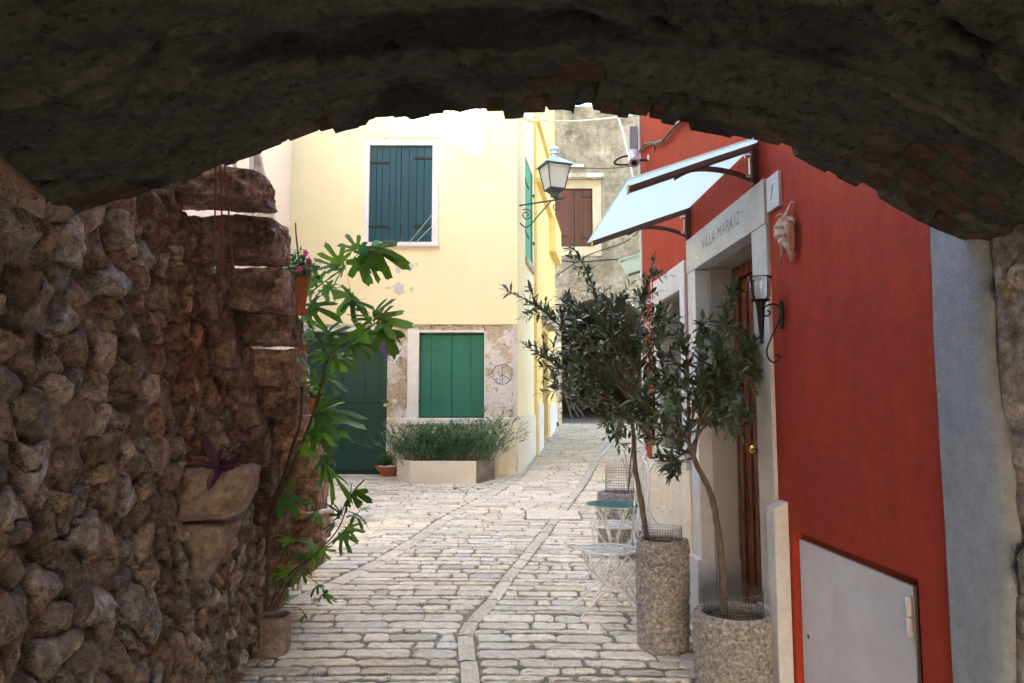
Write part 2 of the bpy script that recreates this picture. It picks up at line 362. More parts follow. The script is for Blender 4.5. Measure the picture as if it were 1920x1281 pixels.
def side_at(px, py):
    u = (px - W_PX / 2) / F_PX; v = (H_PX / 2 - py) / F_PX
    dr = Vector((u, math.cos(TILT) - v * math.sin(TILT), math.sin(TILT) + v * math.cos(TILT)))
    A = Vector((.148, 1, 0)).normalized(); N = Vector((-A.y, A.x, 0)); O = Vector((.09 - .148 * 12, 0, 0))
    k = O.dot(N) / dr.dot(N); p = dr * k
    return (p - O).dot(A), CAM_Z + p.z
def holed(mb, fr, s0, s1, z0, z1, holes=(), d=0.0):
    ss = sorted({s0, s1} | {h[0] for h in holes} | {h[1] for h in holes})
    zz = sorted({z0, z1} | {h[2] for h in holes} | {h[3] for h in holes})
    for a, b in zip(ss, ss[1:]):
        for c, e in zip(zz, zz[1:]):
            m = ((a + b) / 2, (c + e) / 2)
            if any(h[0] < m[0] < h[1] and h[2] < m[1] < h[3] for h in holes): continue
            mb.add([fr(a, d, c), fr(b, d, c), fr(b, d, e), fr(a, d, e)], [(0, 1, 2, 3)])
    for h in holes:
        a, b, c, e, dp = h[:5]; i = d - dp
        mb.add([fr(a, d, c), fr(a, i, c), fr(a, i, e), fr(a, d, e)], [(0, 1, 2, 3)])
        mb.add([fr(b, d, c), fr(b, i, c), fr(b, i, e), fr(b, d, e)], [(0, 1, 2, 3)])
        mb.add([fr(a, d, e), fr(b, d, e), fr(b, i, e), fr(a, i, e)], [(0, 1, 2, 3)])
        mb.add([fr(a, d, c), fr(b, d, c), fr(b, i, c), fr(a, i, c)], [(0, 1, 2, 3)])
        mb.add([fr(a, i, c), fr(b, i, c), fr(b, i, e), fr(a, i, e)], [(0, 1, 2, 3)])
    return mb

# ---- ground
mb = MB()
ys = np.concatenate([np.linspace(-20, 1, 6), np.linspace(1.5, 24, 226), np.linspace(27, 70, 6)])
xs = np.concatenate([[-45, -25, -12], np.linspace(-6, 5, 111), [12, 25, 45]])
XX, YY = np.meshgrid(xs, ys, indexing='ij')
ZZ = np.interp(YY, GY, GZ) + .006 * fbm(XX * 5, YY * 5, 0, 4, 3)
mb.sheet(np.stack([XX, YY, ZZ - .004], -1))
tag(mb.build('ground', M['mortar'], smooth=True, loc=(0, 0, 0)), kind='structure')

# ---- paving: rows of worn limestone, cut by two drain strips
def poly(pts): 
    q = [gp(*p) for p in pts]; q.sort(key=lambda v: v.y)
    return [v.y for v in q], [v.x for v in q]
AY, AX = poly([(1028, 812), (1004, 848), (968, 896), (919, 929), (837, 973), (781, 1014), (722, 1050), (640, 1090), (560, 1128)])
BY, BX = poly([(1160, 806), (1143, 835), (1120, 860), (1093, 909), (1057, 955), (1023, 998), (988, 1044), (955, 1083), (929, 1123), (893, 1156), (873, 1189), (875, 1228), (883, 1275)])
AY = [AY[0] - .4] + AY; AX = [AX[0] - .9] + AX
BY = [0.5] + BY; BX = [BX[0] + .02] + BX
def Ax(y): return float(np.interp(y, AY, AX)) if y > AY[0] else -9.0
def Bx(y): return float(np.interp(y, BY, BX))
HA, HB = .075, .052
slab = [gp(985, 977), gp(1063, 977), gp(1085, 960), gp(1003, 960)]
slab_box = (min(p.x for p in slab) - .01, max(p.x for p in slab) + .01, min(p.y for p in slab) - .03, max(p.y for p in slab) + .03)
rs = random.Random(11)
def paver(mb, x0, x1, ya, yb, tilt, top=.012, flat=False):
    """one worn stone; ya/yb functions give its long edges"""
    L = x1 - x0; Wd = yb(x0) - ya(x0)
    if L < .05: return
    n = 9 if L > .25 else 6
    out = []
    rc = min(.022, L * .12, Wd * .2)
    def jig(a): return (0 if flat else .010) * mnoise.noise(Vector((a.x * 9, a.y * 9, 3.3))) + (0 if flat else .006) * mnoise.noise(Vector((a.x * 30, a.y * 30, 7)))
    xs_ = [x0 + L * k / n for k in range(n + 1)]
    lower = [Vector((x, ya(x) + (rc * .7 if k in (0, n) else 0), 0)) for k, x in enumerate(xs_)]
    upper = [Vector((x, yb(x) - (rc * .7 if k in (0, n) else 0), 0)) for k, x in enumerate(xs_)]
    right = [Vector((x1 + rc * .25, (ya(x1) * (1 - t) + yb(x1) * t), 0)) for t in (.3, .7)]
    left = [Vector((x0 - rc * .25, (ya(x0) * (1 - t) + yb(x0) * t), 0)) for t in (.7, .3)]
    out = lower + right + upper[::-1] + left
    cx = sum(p.x for p in out) / len(out); cy = sum(p.y for p in out) / len(out); c = Vector((cx, cy, 0))
    for p in out:
        p += (p - c).normalized() * jig(p) * 2
    for k_ in (0, n, n + 3, 2 * n + 3):
        if k_ < len(out): out[k_] += Vector((rs.uniform(-.012, .012), rs.uniform(-.010, .010), 0))
    for p in out: p += Vector((rs.uniform(-.0045, .0045), rs.uniform(-.0045, .0045), 0))
    N = len(out); vs = []
    tx, ty = rs.uniform(-.012, .012), rs.uniform(-.02, .02); dz = rs.uniform(-.003, .003)
    ins = .007
    def hgt(p, base): return g(p.y) + base + tx * (p.x - cx) + ty * (p.y - cy) + dz
    for p in out: vs.append((p.x, p.y, g(p.y) - .012))
    for p in out: q = p + (c - p).normalized() * ins * .5; vs.append((q.x, q.y, hgt(q, top * .6)))
    for p in out: q = p + (c - p).normalized() * ins * 1.8; vs.append((q.x, q.y, hgt(q, top)))
    for p in out:
        q = c + (p - c) * .5; q.y = c.y + (p.y - c.y) * .35; vs.append((q.x, q.y, hgt(q, top + (0 if flat else .003 * rs.uniform(-1, 1)))))
    vs.append((cx, cy, hgt(c, top)))
    fs = []
    for r in range(3):
        for k in range(N):
            fs.append((r * N + k, r * N + (k + 1) % N, (r + 1) * N + (k + 1) % N, (r + 1) * N + k))
    for k in range(N): fs.append((3 * N + k, 3 * N + (k + 1) % N, 4 * N))
    t = rs.random(); b = rs.uniform(.84, 1.08)
    if rs.random() < .07: b *= .8
    col = (b, b * (.985 - .06 * t), b * (.96 - .17 * t * t)) if rs.random() > .05 else (b * .93, b * .95, b)
    far = min(1, max(0, (cy - 11.0) / 3.0)); col = (col[0] * (1 - .30 * far), col[1] * (1 - .36 * far), col[2] * (1 - .46 * far))  # far lane's shade and brown dirt both put into the stone colour
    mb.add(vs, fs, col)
mb = MB(); y = 1.6
while y < 19.0:
    wd = rs.uniform(.105, .18) if rs.random() > .2 else rs.uniform(.075, .105)
    if y > 9: wd *= 1.1
    ph = rs.uniform(0, 6); am = rs.uniform(.004, .014)
    def ea(x, y=y, ph=ph, am=am): return y + .028 * math.sin(x * 1.1 + y * .35) - .02 * x + am * math.sin(x * 5 + ph) + .008
    def eb(x, y=y, ph=ph, wd=wd): return y + wd + .028 * math.sin(x * 1.1 + (y + wd) * .35) - .02 * x - .010
    xr = 1.50 - .04 * y if y < 7.0 else 3.6
    a, b = Ax(y + wd / 2), Bx(y + wd / 2)
    left_limit = -3.9 if y > 5.3 else -2.2
    sl_hit = slab_box[2] + .02 < y + wd / 2 < slab_box[3] - .02
    spans = [(left_limit, b - HB - .008), (b + HB + .008, xr)]
    if a > left_limit: spans = [(left_limit, a - HA - .008), (a + HA + .008, b - HB - .008), (b + HB + .008, xr)]
    if sl_hit:
        new = []
        for (p_, q_) in spans:
            if q_ < slab_box[0] or p_ > slab_box[1]: new.append((p_, q_))
            else:
                if slab_box[0] - p_ > .08: new.append((p_, slab_box[0] + .01))
                if q_ - slab_box[1] > .08: new.append((slab_box[1] - .01, q_))
        spans = new
    for (s0, s1) in spans:
        x = s0
        if s1 - s0 < .06: continue
        while x < s1 - .03:
            L = rs.uniform(.18, .46) if rs.random() > .28 else rs.uniform(.09, .18)
            e = min(x + L, s1)
            if s1 - e < .09: e = s1
            gap = rs.uniform(.009, .024) if y < 7 else rs.uniform(.008, .016)
            xc = (x + e) / 2; yc = y + wd / 2
            if True:
                if not (yc > 12.0 and xc < .09 + .148 * (yc - 12) + .02):
                    g2 = rs.uniform(0, .012)
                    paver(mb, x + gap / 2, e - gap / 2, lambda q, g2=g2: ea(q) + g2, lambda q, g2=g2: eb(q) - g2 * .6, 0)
            x = e
    y += wd
tag(mb.build('paving_stones', M['paver'], smooth=False, loc=(0, 0, 0)), kind='structure')
# drain strips: hammered slabs laid end to end
def strip(PY, PX, hw, y0, y1, nm):
    mb = MB(); d = y0
    while d < y1:
        L = rs.uniform(.22, .5); e = min(d + L, y1)
        xa, xb = float(np.interp(d, PY, PX)), float(np.interp(e, PY, PX))
        t = Vector((xb - xa, e - d, 0)); t.normalize(); n = Vector((t.y, -t.x, 0))
        # keep the strip's width square to its run
        off_ = n * rs.uniform(-.005, .005); pa = Vector((xa, d, 0)) + t * .009 + off_; pb = Vector((xb, e, 0)) - t * .009 + off_
        b = rs.uniform(.80, 1.0) * (1 - .3 * min(1, max(0, (d - 11) / 3)))  # strip tone also carries the far lane's shade
        k = 4; vs = []; 
        for i in range(k + 1):
            p = pa.lerp(pb, i / k)
            for q, zz in ((-1, -.012), (-.94, .010), (-.3, .016), (.3, .016), (.94, .010), (1, -.012)):
                v = p + n * q * hw
                vs.append((v.x, v.y, g(v.y) + (zz if 0 < i < k or abs(q) == 1 else zz - .004)))
        fs = []
        for i in range(k):
            for j in range(5): fs.append((i * 6 + j, i * 6 + j + 1, (i + 1) * 6 + j + 1, (i + 1) * 6 + j))
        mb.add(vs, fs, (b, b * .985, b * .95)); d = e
    tag(mb.build(nm, M['hammered'], loc=(0, 0, 0)), kind='structure')
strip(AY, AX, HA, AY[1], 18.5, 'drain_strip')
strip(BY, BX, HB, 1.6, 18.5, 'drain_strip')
mb = MB(); sx0, sx1, sy0, sy1 = slab_box
vs = []
gn = 5
for i in range(gn):
    for j in range(gn):
        X_ = sx0 + .03 + (sx1 - sx0 - .06) * i / (gn - 1) ; Y_ = sy0 + .03 + (sy1 - sy0 - .06) * j / (gn - 1)
        vs.append((X_, Y_, g(Y_) + .019))
mb.add(vs, [(i * gn + j, (i + 1) * gn + j, (i + 1) * gn + j + 1, i * gn + j + 1) for i in range(gn - 1) for j in range(gn - 1)], (1.05, 1.03, 1.0))
mb.box(sx0 + .028, sx1 - .028, sy0 + .028, sy1 - .028, g(sy0) - .03, g(sy0) + .014, (1.03, 1.0, .96))
tag(mb.build('manhole_slab', M['hammered'], loc=(0, 0, 0)), kind='structure')

# ---- moss and weeds in the joints before the trough
mb = MB(); rw = random.Random(5)
for k in range(520):
    px = rw.uniform(610, 930); py = rw.uniform(893, 925) if rw.random() < .55 else rw.uniform(880, 1000)
    if rw.random() < .25: px, py = rw.gauss(880, 28), rw.gauss(918, 3)
    p = gp(px, py)
    for j in range(4):
        a = rw.uniform(0, 6.28); l = rw.uniform(.008, .028)
        q = p + Vector((rw.uniform(-.05, .05), rw.uniform(-.012, .012), .004)); t = Vector((math.cos(a), math.sin(a), .5)) * l; s = Vector((-math.sin(a), math.cos(a), 0)) * l * .4
        mb.add([q, q + t * .5 + s, q + t, q + t * .5 - s], [(0, 1, 2, 3)], (rw.uniform(.5, .9),) * 3)
tag(mb.build('joint_weeds', M['herb'], loc=(0, 0, 0)), kind='stuff')

# ============================================================ rubble height field
def rubble(u0, u1, v0, v1, res, cu, cv, seed, palette, hs=.07, warp=.05, joint=.035):
    nu = int((u1 - u0) / res) + 1; nv = int((v1 - v0) / res) + 1
    U, V = np.meshgrid(np.linspace(u0, u1, nu), np.linspace(v0, v1, nv), indexing='ij')
    rg = np.random.RandomState(seed)
    pts = []; vv = v0 - cv
    while vv < v1 + cv:
        h = cv * rg.uniform(.6, 1.3); uu = u0 - cu + rg.uniform(0, cu)
        while uu < u1 + cu:
            l = cu * rg.uniform(.45, 1.5)
            if rg.rand() < .15: pts += [(uu, vv - h * .24), (uu, vv + h * .26)]
            else: pts.append((uu, vv + rg.uniform(-.22, .22) * h))
            uu += l
        vv += h
    S = np.array(pts); n = len(S)
    wu = U + warp * fbm(U * 5, V * 5, 0, 3, seed + 1); wv = V + warp * fbm(U * 5, V * 5, 9, 3, seed + 2)
    asp = cu / cv * .85
    sw = rg.uniform(-.02, .02, n)
    F1 = np.full(U.size, 9.); F2 = np.full(U.size, 9.); I1 = np.zeros(U.size, int)
    wuf, wvf = wu.ravel(), wv.ravel()
    for k in range(n):
        du = (wuf - S[k, 0]) / asp; dv = wvf - S[k, 1]
        msk = (np.abs(du) < .5) & (np.abs(dv) < .5)
        d = np.where(msk, np.maximum(np.sqrt(du * du + dv * dv) * .55 + .45 * np.maximum(np.abs(du), np.abs(dv)), 0) + sw[k], 9.)
        near = d < F1
        F2 = np.where(near, F1, np.minimum(F2, d)); I1 = np.where(near, k, I1); F1 = np.where(near, d, F1)
    edge = np.clip((F2 - F1) / joint, 0, 1).reshape(U.shape); I = I1.reshape(U.shape)
    hh = rg.uniform(.35, 1.1, n) * hs; ta = rg.uniform(-.45, .45, n); tb = rg.uniform(-.4, .4, n)
    off = rg.uniform(0, 100, n)
    du = U - S[I, 0]; dv = V - S[I, 1]
    prof = 1 - (1 - edge) ** 3.6
    # facets: planes cut by ridged noise, different in each stone
    fac = np.abs(vn(U * 8 + off[I], V * 6, off[I], seed + 4)) * .055 + np.abs(vn(U * 17 + off[I], V * 11, off[I], seed + 5)) * .022 + np.abs(vn(U * 45 + off[I], V * 20, off[I], seed + 15)) * .009
    PL = np.full(U.shape, 9.)
    for q in range(5):
        ga = rg.uniform(0, 6.283, n); gs = rg.uniform(.15, .85, n); gc = rg.uniform(.6, 1.15, n)
        PL = np.minimum(PL, gc[I] * hh[I] + gs[I] * (np.cos(ga)[I] * du + np.sin(ga)[I] * dv))
    base_h = np.minimum(hh[I] + ta[I] * du + tb[I] * dv, PL)
    H = prof * (base_h - fac * .6) + (1 - prof) * (-.024)
    H = np.minimum(H, hs * 1.15)
    H = np.maximum(H, -.03)
    H = H + .0055 * fbm(U * 30, V * 22, 0, 3, seed + 6) * (.4 + .6 * edge) + .02 * fbm(U * 2, V * 2, 0, 2, seed + 8)
    pal = np.array(palette); ci = rg.randint(0, len(pal), n); cc = pal[ci] * rg.uniform(.7, 1.2, (n, 1))
    col = cc[I] * (1 + .22 * fbm(U * 11, V * 11, off[I], 3, seed + 7))[..., None]
    mort = np.array([.44, .37, .31])
    mw = np.clip(1 - edge * 1.6, 0, 1)[..., None]
    col = col * (1 - mw) + mort * mw
    return U, V, H, np.clip(col, 0.01, 1), I

# ---- left rubble wall
LWY = [-5, 2.2, 3.2, 4.55, 5.8]; LWX = [-1.40, -1.42, -1.50, -1.67, -1.86]
def lwx(y): return float(np.interp(y, LWY, LWX))
warm = [(.34, .27, .21), (.78, .72, .64), (.62, .50, .43), (.60, .60, .58), (.52, .36, .26), (.50, .41, .30), (.46, .38, .29), (.58, .50, .39), (.42, .35, .28), (.50, .40, .31), (.66, .60, .50), (.44, .42, .39)]
U, V, H, col, I = rubble(-.3, 5.75, -.1, 3.2, .0080, .165, .115, 21, warm, hs=.068, warp=.035, joint=.022)
reds = np.array([1.0, .76, .66])
wred = np.clip((U - 2.6) / .8, 0, 1) * np.clip((V - 1.15 + .3 * vn(U * 2, V * 2, 0, 5)) / .4, 0, 1)
col = col * (1 - wred[..., None] + wred[..., None] * reds * .85)
base = np.interp(U, LWY, LWX) + .11 * np.clip(1 - V / 1.2, 0, 1)
nx = 1.0
P = np.stack([base + H, U - H * .12, V + 0 * U], -1)
# steps carry on down past the vault: the wall top follows their underside
ST = [(325, 487, 312, 398), (345, 516, 406, 496), (372, 528, 500, 584), (385, 541, 586, 651), (405, 552, 655, 722), (432, 560, 724, 776),
      (462, 571, 780, 834), (470, 597, 838, 896), (476, 600, 897, 963), (486, 606, 965, 1020)]
SY0, SDY = 3.2, .22
DEP = .27
def sz0(i):
    Y = SY0 + SDY * i; yb = ST[i][3]
    return zt(yb, Y + DEP) if yb < 763 else zt(yb, Y)
tops = [(2.5, 3.2), (3.22, 3.2)] + [(SY0 + SDY * i + .06, sz0(i) + .03) for i in range(len(ST))] + [(5.8, .45)]
def ltop(y): return float(np.interp(y, [a for a, b in tops], [b for a, b in tops]))
tp = np.interp(U, [a for a, b in tops], [b for a, b in tops])
mb = MB(); n, m = U.shape
idx = np.arange(n * m).reshape(n, m); keep = (V[:-1, :-1] <= tp[:-1, :-1])
a = idx[:-1, :-1][keep]; b = idx[1:, :-1][keep]; c = idx[1:, 1:][keep]; d = idx[:-1, 1:][keep]
mb.add(P.reshape(-1, 3).tolist(), np.stack([a, b, c, d], 1).tolist(), col.reshape(-1, 3).tolist())
for k in range(26):
    ya = 5.72 - k * .25; yb = ya - .25
    if yb < -.62: break
    xa, xb = lwx(ya), lwx(yb); ta_ = min(ltop(ya), ltop(yb)) - .02
    mb.hexa([(xb - .6, yb, -.1), (xb - .05, yb, -.1), (xa - .05, ya, -.1), (xa - .6, ya, -.1), (xb - .6, yb, ta_), (xb - .05, yb, ta_), (xa - .05, ya, ta_), (xa - .6, ya, ta_)], (.4, .33, .27))
lw = mb.build('rubble_wall', M['rubble'], smooth=False, loc=(-1.6, 2, 0))
tag(lw, 'rough brown rubble stone wall on the left under the stone steps', 'wall')
mb = MB(); mb.box(-1.9, -1.45, -5, -.62, -.1, 2.6, (.4, .35, .3)); mb.build('wall_core', M['rubble'], lw)
# right rubble jamb
gray = [(.66, .62, .56), (.46, .40, .33), (.52, .46, .40), (.40, .36, .32), (.58, .53, .48), (.48, .38, .30)]
U, V, H, col, I = rubble(.9, 2.20, -.1, 2.6, .009, .20, .13, 77, gray, hs=.038, joint=.03)
H = H * np.clip((2.17 - U) / .07, 0, 1) - .02 * np.clip((U - 2.13) / .07, 0, 1)
mb = MB(); mb.sheet(np.stack([1.468 - .02 * (U - 2) - np.maximum(H, -.02), U + 0 * H, V + 0 * H], -1), col)
rw_ = mb.build('rubble_jamb', M['rubble'], smooth=False, loc=(1.55, 2, 0))
tag(rw_, 'narrow strip of grey rubble stone wall at the right edge of the passage', 'wall')
mb = MB(); mb.box(1.56, 2.1, -5, 2.30, -.1, 2.6, (.4, .36, .33)); mb.build('wall_core', M['rubble'], rw_)

# ---- the vault over the passage
VY = 2.25
prof_px = [(20, 470), (90, 425), (165, 388), (260, 362), (345, 330), (445, 293), (490, 277), (560, 251), (640, 229), (700, 219), (780, 211), (860, 206), (960, 204),
           (1050, 200), (1120, 203), (1200, 213), (1300, 232), (1420, 254), (1500, 283), (1570, 318), (1640, 352), (1700, 392), (1745, 424), (1790, 442), (1860, 462), (1920, 480)]
pp = [at(a, b, VY) for a, b in prof_px]
PXs = [p.x for p in pp]; PZs = [p.z for p in pp]
PXs = [-1.75] + PXs + [1.85]; PZs = [PZs[0] - .25] + PZs + [PZs[-1] - .15]
def vz(x): return float(np.interp(x, PXs, PZs))
rj = random.Random(3)
teeth = []; xx = -1.6
while xx < 1.8:
    l = rj.uniform(.022, .085); amp = .018 if -.75 < xx < 1.3 else .007
    teeth.append((xx, rj.uniform(-amp, amp * .8))); xx += l
TX = [t[0] for t in teeth]; TZ = [t[1] for t in teeth]
def tooth(x):
    i = np.clip(np.searchsorted(TX, x) - 1, 0, len(TX) - 1); return np.array(TZ)[i]
xs = np.linspace(-1.62, 1.75, 520)
ys = np.concatenate([np.linspace(-5, .4, 20)[:-1], np.linspace(.4, 2.12, 150)[:-1], np.linspace(2.12, 2.25, 9)])
Xg, Yg = np.meshgrid(xs, ys, indexing='ij')
Zg = np.interp(Xg, PXs, PZs)
Zg = np.interp(Xg, xs, np.convolve(np.pad(np.interp(xs, PXs, PZs), 12, mode='edge'), np.ones(25) / 25, 'valid'))
rough = .015 * fbm(Xg * 2.6, Yg * 3.6, 0, 3, 31) + .005 * fbm(Xg * 15, Yg * 20, 0, 4, 33)
rough += .005 * np.clip(fbm(Xg * 5, Yg * 9, 3, 3, 37) * 3, -1, 1)
rough -= .02 * np.clip(np.abs(fbm(Xg * 2.2, Yg * 3, 4, 3, 41)) * -9 + 1, 0, 1)      # shallow trowel ridges and cracks
hole = np.clip((fbm(Xg * 8, Yg * 11, 2, 2, 36) - .75) * 5, 0, 1) * .03
rough = rough + hole
ew = np.clip((Yg - 2.10) / .02, 0, 1)
Zg = Zg + rough * (1 - ew * .6) + ew * tooth(Xg)
notch0, notch1 = at(1078, 200, VY).x, at(1112, 200, VY).x
nk = ((Xg > notch0) & (Xg < notch1)); Zg = Zg + np.where(nk & (Yg > 2.0), .034, 0)
Zg = Zg - .010 * ew + .03 * np.clip((Yg - 2.0) / .25, 0, 1) * 0
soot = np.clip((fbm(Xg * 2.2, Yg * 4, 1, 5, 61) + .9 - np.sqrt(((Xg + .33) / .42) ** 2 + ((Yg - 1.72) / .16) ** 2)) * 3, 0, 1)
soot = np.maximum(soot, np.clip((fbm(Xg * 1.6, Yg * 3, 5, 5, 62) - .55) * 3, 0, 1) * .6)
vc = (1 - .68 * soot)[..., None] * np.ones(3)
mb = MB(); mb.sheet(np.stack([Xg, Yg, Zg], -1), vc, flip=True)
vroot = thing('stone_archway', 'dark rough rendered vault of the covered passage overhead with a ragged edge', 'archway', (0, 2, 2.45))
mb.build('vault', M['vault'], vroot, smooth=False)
mb = MB()
E = Zg[:, -1]; n = len(xs)
vs = [(xs[i], VY, E[i]) for i in range(n)] + [(xs[i], VY, 4.3) for i in range(n)]
mb.add(vs, [(i, i + 1, n + i + 1, n + i) for i in range(n - 1)])
mb.box(-4.3, -1.62, 1.55, 2.249, 2.1, 4.3); mb.box(1.75, 5, 1.55, 2.249, -.1, 4.3)
mb.hexa([(-12, -4, 4.3), (-5.6, -4, 4.3), (-5.6, 2.24, 4.3), (-12, 2.24, 4.3), (-12, -4, 12.2), (-5.6, -4, 12.2), (-5.6, 2.24, 12.2), (-12, 2.24, 12.2)]); mb.hexa([(-5.6, -4, 4.3), (-4.15, -4, 4.3), (-4.15, 2.24, 4.3), (-5.6, 2.24, 4.3), (-5.6, 1.5, 11.9), (-4.15, 1.5, 11.15), (-4.15, 2.24, 11.15), (-5.6, 2.24, 11.9)]); mb.box(-4.15, 9, -4, 2.24, 4.42, 21); mb.box(-4.3, 5, -5, 2.251, 4.3, 4.42); mb.box(-4.3, -1.9, -5, 1.55, 2.3, 4.3); mb.box(2.1, 5, -5, 1.55, -.1, 4.3)  # tall upper masses are added, unseen, shaped so sun reaches one facade patch
mb.box(-4.3, -2.3, -5, 2.249, -.1, 2.1)
mb.box(-1.62, 1.75, -5.1, -5.0, 2.0, 4.3)
mb.build('wall', M['oldrubble'], vroot)  # archway wall with the added sun-blocking masses joined in
# exposed bricks
mb = MB(); rb = random.Random(9)
def vbrick(px, py, Y, L, Wd, rot, col, dz=.022, th=.05):
    p = at(px, py, Y); zc = vz(p.x)
    sl = (vz(p.x + .05) - vz(p.x - .05)) / .1
    c, s_ = math.cos(rot), math.sin(rot); vs = []
    for zz in (-dz, th):
        for (a, b) in ((-1, -1), (1, -1), (1, 1), (-1, 1)):
            a2 = a * L / 2 * rb.uniform(.8, 1.0); b2 = b * Wd / 2 * rb.uniform(.8, 1.0)
            x = a2 * c - b2 * s_; y = a2 * s_ + b2 * c
            if zz < 0: x *= .93; y *= .9
            vs.append((p.x + x, min(Y + y, 2.262), zc + sl * x + zz + rb.uniform(-.004, .004)))
    mb.hexa(vs, col)
bc = [(.10, .055, .035), (.13, .08, .052), (.15, .11, .075), (.085, .045, .028)]
# the patch of bricks low on the right haunch: rows follow the arch
for r_ in range(4):
    for k in range(6):
        x_ = .93 + k * .105 + (r_ % 2) * .05; y_ = 2.19 - r_ * .115
        if x_ > 1.50 or (r_ == 3 and (k < 2 or k > 4)) or rb.random() < .06: continue
        zc = vz(x_); sl = (vz(x_ + .05) - vz(x_ - .05)) / .1; vs = []
        for zz in (-.007, .05):
            for (a, b) in ((-1, -1), (1, -1), (1, 1), (-1, 1)):
                x = a * .042 * rb.uniform(.75, 1); y = b * .046 * rb.uniform(.8, 1)
                if zz > 0: x *= 1.1
                vs.append((x_ + x, min(y_ + y, 2.262), zc + sl * x + zz + rb.uniform(-.005, .005)))
        mb.hexa(vs, rb.choice(bc))
# teeth of brick along the edge
x_ = -.78
while x_ < 1.0:
    l = rb.uniform(.05, .10)
    if rb.random() < .62 and not (notch0 - .04 < x_ + l / 2 < notch1 + .03):
        zc = vz(x_ + l / 2); sl = (vz(x_ + .05) - vz(x_ - .05)) / .1; vs = []
        d0 = rb.uniform(.004, .016)
        for zz in (-d0, .05):
            for (a, y) in ((0.04, 2.17), (.96, 2.17), (.96, 2.258), (.04, 2.258)):
                vs.append((x_ + l * a, y, zc + sl * (l * a - l / 2) + zz + rb.uniform(-.003, .003)))
        mb.hexa(vs, rb.choice(bc))
    x_ += l
for (x_, y_, l) in ((notch0 - .06, 2.2, .10), (notch0 - .10, 2.08, .13), (notch0 - .0, 1.99, .16), (-1.32, 2.17, .16), (-1.22, 2.19, .13)):
    zc = vz(x_); sl = (vz(x_ + .05) - vz(x_ - .05)) / .1; vs = []
    for zz in (-.012, .05):
        for (a, b) in ((-1, -1), (1, -1), (1, 1), (-1, 1)):
            x = a * l / 2 * .8 + b * .012; vs.append((x_ + x, min(y_ + b * .05, 2.262), zc + sl * x + zz))
    mb.hexa(vs, bc[0])
mb.build('exposed_brick', M['vbrick'], vroot, bevel=.006)
# pale beam end at the far left
mb = MB(); p0, p1 = at(-40, 262, 1.35), at(84, 372, 1.35)
mb.hexa([at(-60, 330, 1.30), at(80, 412, 1.62), at(84, 412, 1.72), at(-60, 330, 1.45), at(-60, 245, 1.30), at(82, 372, 1.62), at(86, 366, 1.72), at(-60, 240, 1.45)])
o = mb.build('beam_end', M['rough_pl'], None, loc=p0, bevel=.008); tag(o, 'pale grey beam end built into the dark wall at the far left', 'beam')
# ============================================================ YELLOW HOUSE
def yx(px, py=600, d=0): return at(px, py, 12.0 - d).x
def yz(py, d=0): return at(960, py, 12.0 - d).z
yh = thing('yellow_house', 'pale yellow rendered house facing the passage with green and blue shutters', 'house', (-1.8, 12, .38))
XL = -3.78; XR = .09; ZT = 12.5; ZL = yz(608)
uw = (yx(688), yx(808), yz(455), yz(273))          # upper shutter opening
mb = holed(MB(), YEL, XL, XR, ZL, ZT, [(uw[0] - .01, uw[1] + .01, uw[2] - .01, uw[3] + .01, .10)])
mb.add([YEL(XL, 0, ZL), YEL(XR, 0, ZL), YEL(XR, -.05, ZL), YEL(XL, -.05, ZL)], [(0, 1, 2, 3)])
def SD(s, d, z): return SIDE(s, -d, z)
S0 = 12.13; sm = 14.55; s1 = 18.9
aw, zb_ = side_at(985, 482); _, zt_ = side_at(984, 290); bw, _ = side_at(998, 300)
holed(mb, SD, S0, sm, .2, ZT, [(aw, bw, zb_, zt_, .14)])
mb.add([YEL(XR, 0, ZL), YEL(XR, 0, ZT), SD(S0, 0, ZT), SD(S0, 0, ZL)], [(0, 1, 2, 3)])
mb.add([YEL(XL, 0, ZT), YEL(XR, 0, ZT), SD(s1, 0, ZT), (XL, 19, ZT)], [(0, 1, 2, 3)])
mb.build('wall', M['yellow'], yh)
# lane side, farther and brighter stretch
mb = MB(); holed(mb, SD, sm, s1, .4, ZT, [(15.6, 16.8, g(16) - .1, zt(622, 15.8), .25)], d=.06)
mb.add([SD(sm, 0, .4), SD(sm, .06, .4), SD(sm, .06, ZT), SD(sm, 0, ZT)], [(0, 1, 2, 3)])
_, zc = side_at(1020, 390); _, zc2 = side_at(1020, 290)
for z_, e in ((zc, .10), (zc2, .07)): mb.box(sm - .02, s1, .05, .06 + e, z_ - .05, z_ + .05, fr=SD)
for z_ in (zc,):
    mb.box(17.2, s1, .05, .22, z_ - .9, z_ - .05, fr=SD)
mb.build('lane_wall', M['yellow2'], yh)
mb = MB(); mb.box(15.45, 17.0, .03, .28, zt(615, 16) , zt(585, 16), fr=SD); mb.build('door_lintel', M['rough_pl'], yh, bevel=.01)
mb = MB(); mb.box(15.65, 16.75, -.14, -.08, g(16) - .1, zt(622, 15.8), fr=SD); mb.build('lane_door', M['brownwood'], yh)
# plinth of the lane side, one step up half way
mb = MB(); _, z1_ = side_at(985, 779); _, z2_ = side_at(1015, 757)
for a, b, z_ in ((S0 - .02, 13.2, z1_), (13.2, sm, z1_), (sm, 15.44, z2_), (16.9, s1, z2_)):
    mb.box(a + .002, b - .006, (.0 if a < sm else .055), (.035 if a < sm else .10), .1, z_, fr=SD)
mb.build('plinth', M['cream_stone'], yh, bevel=.004)
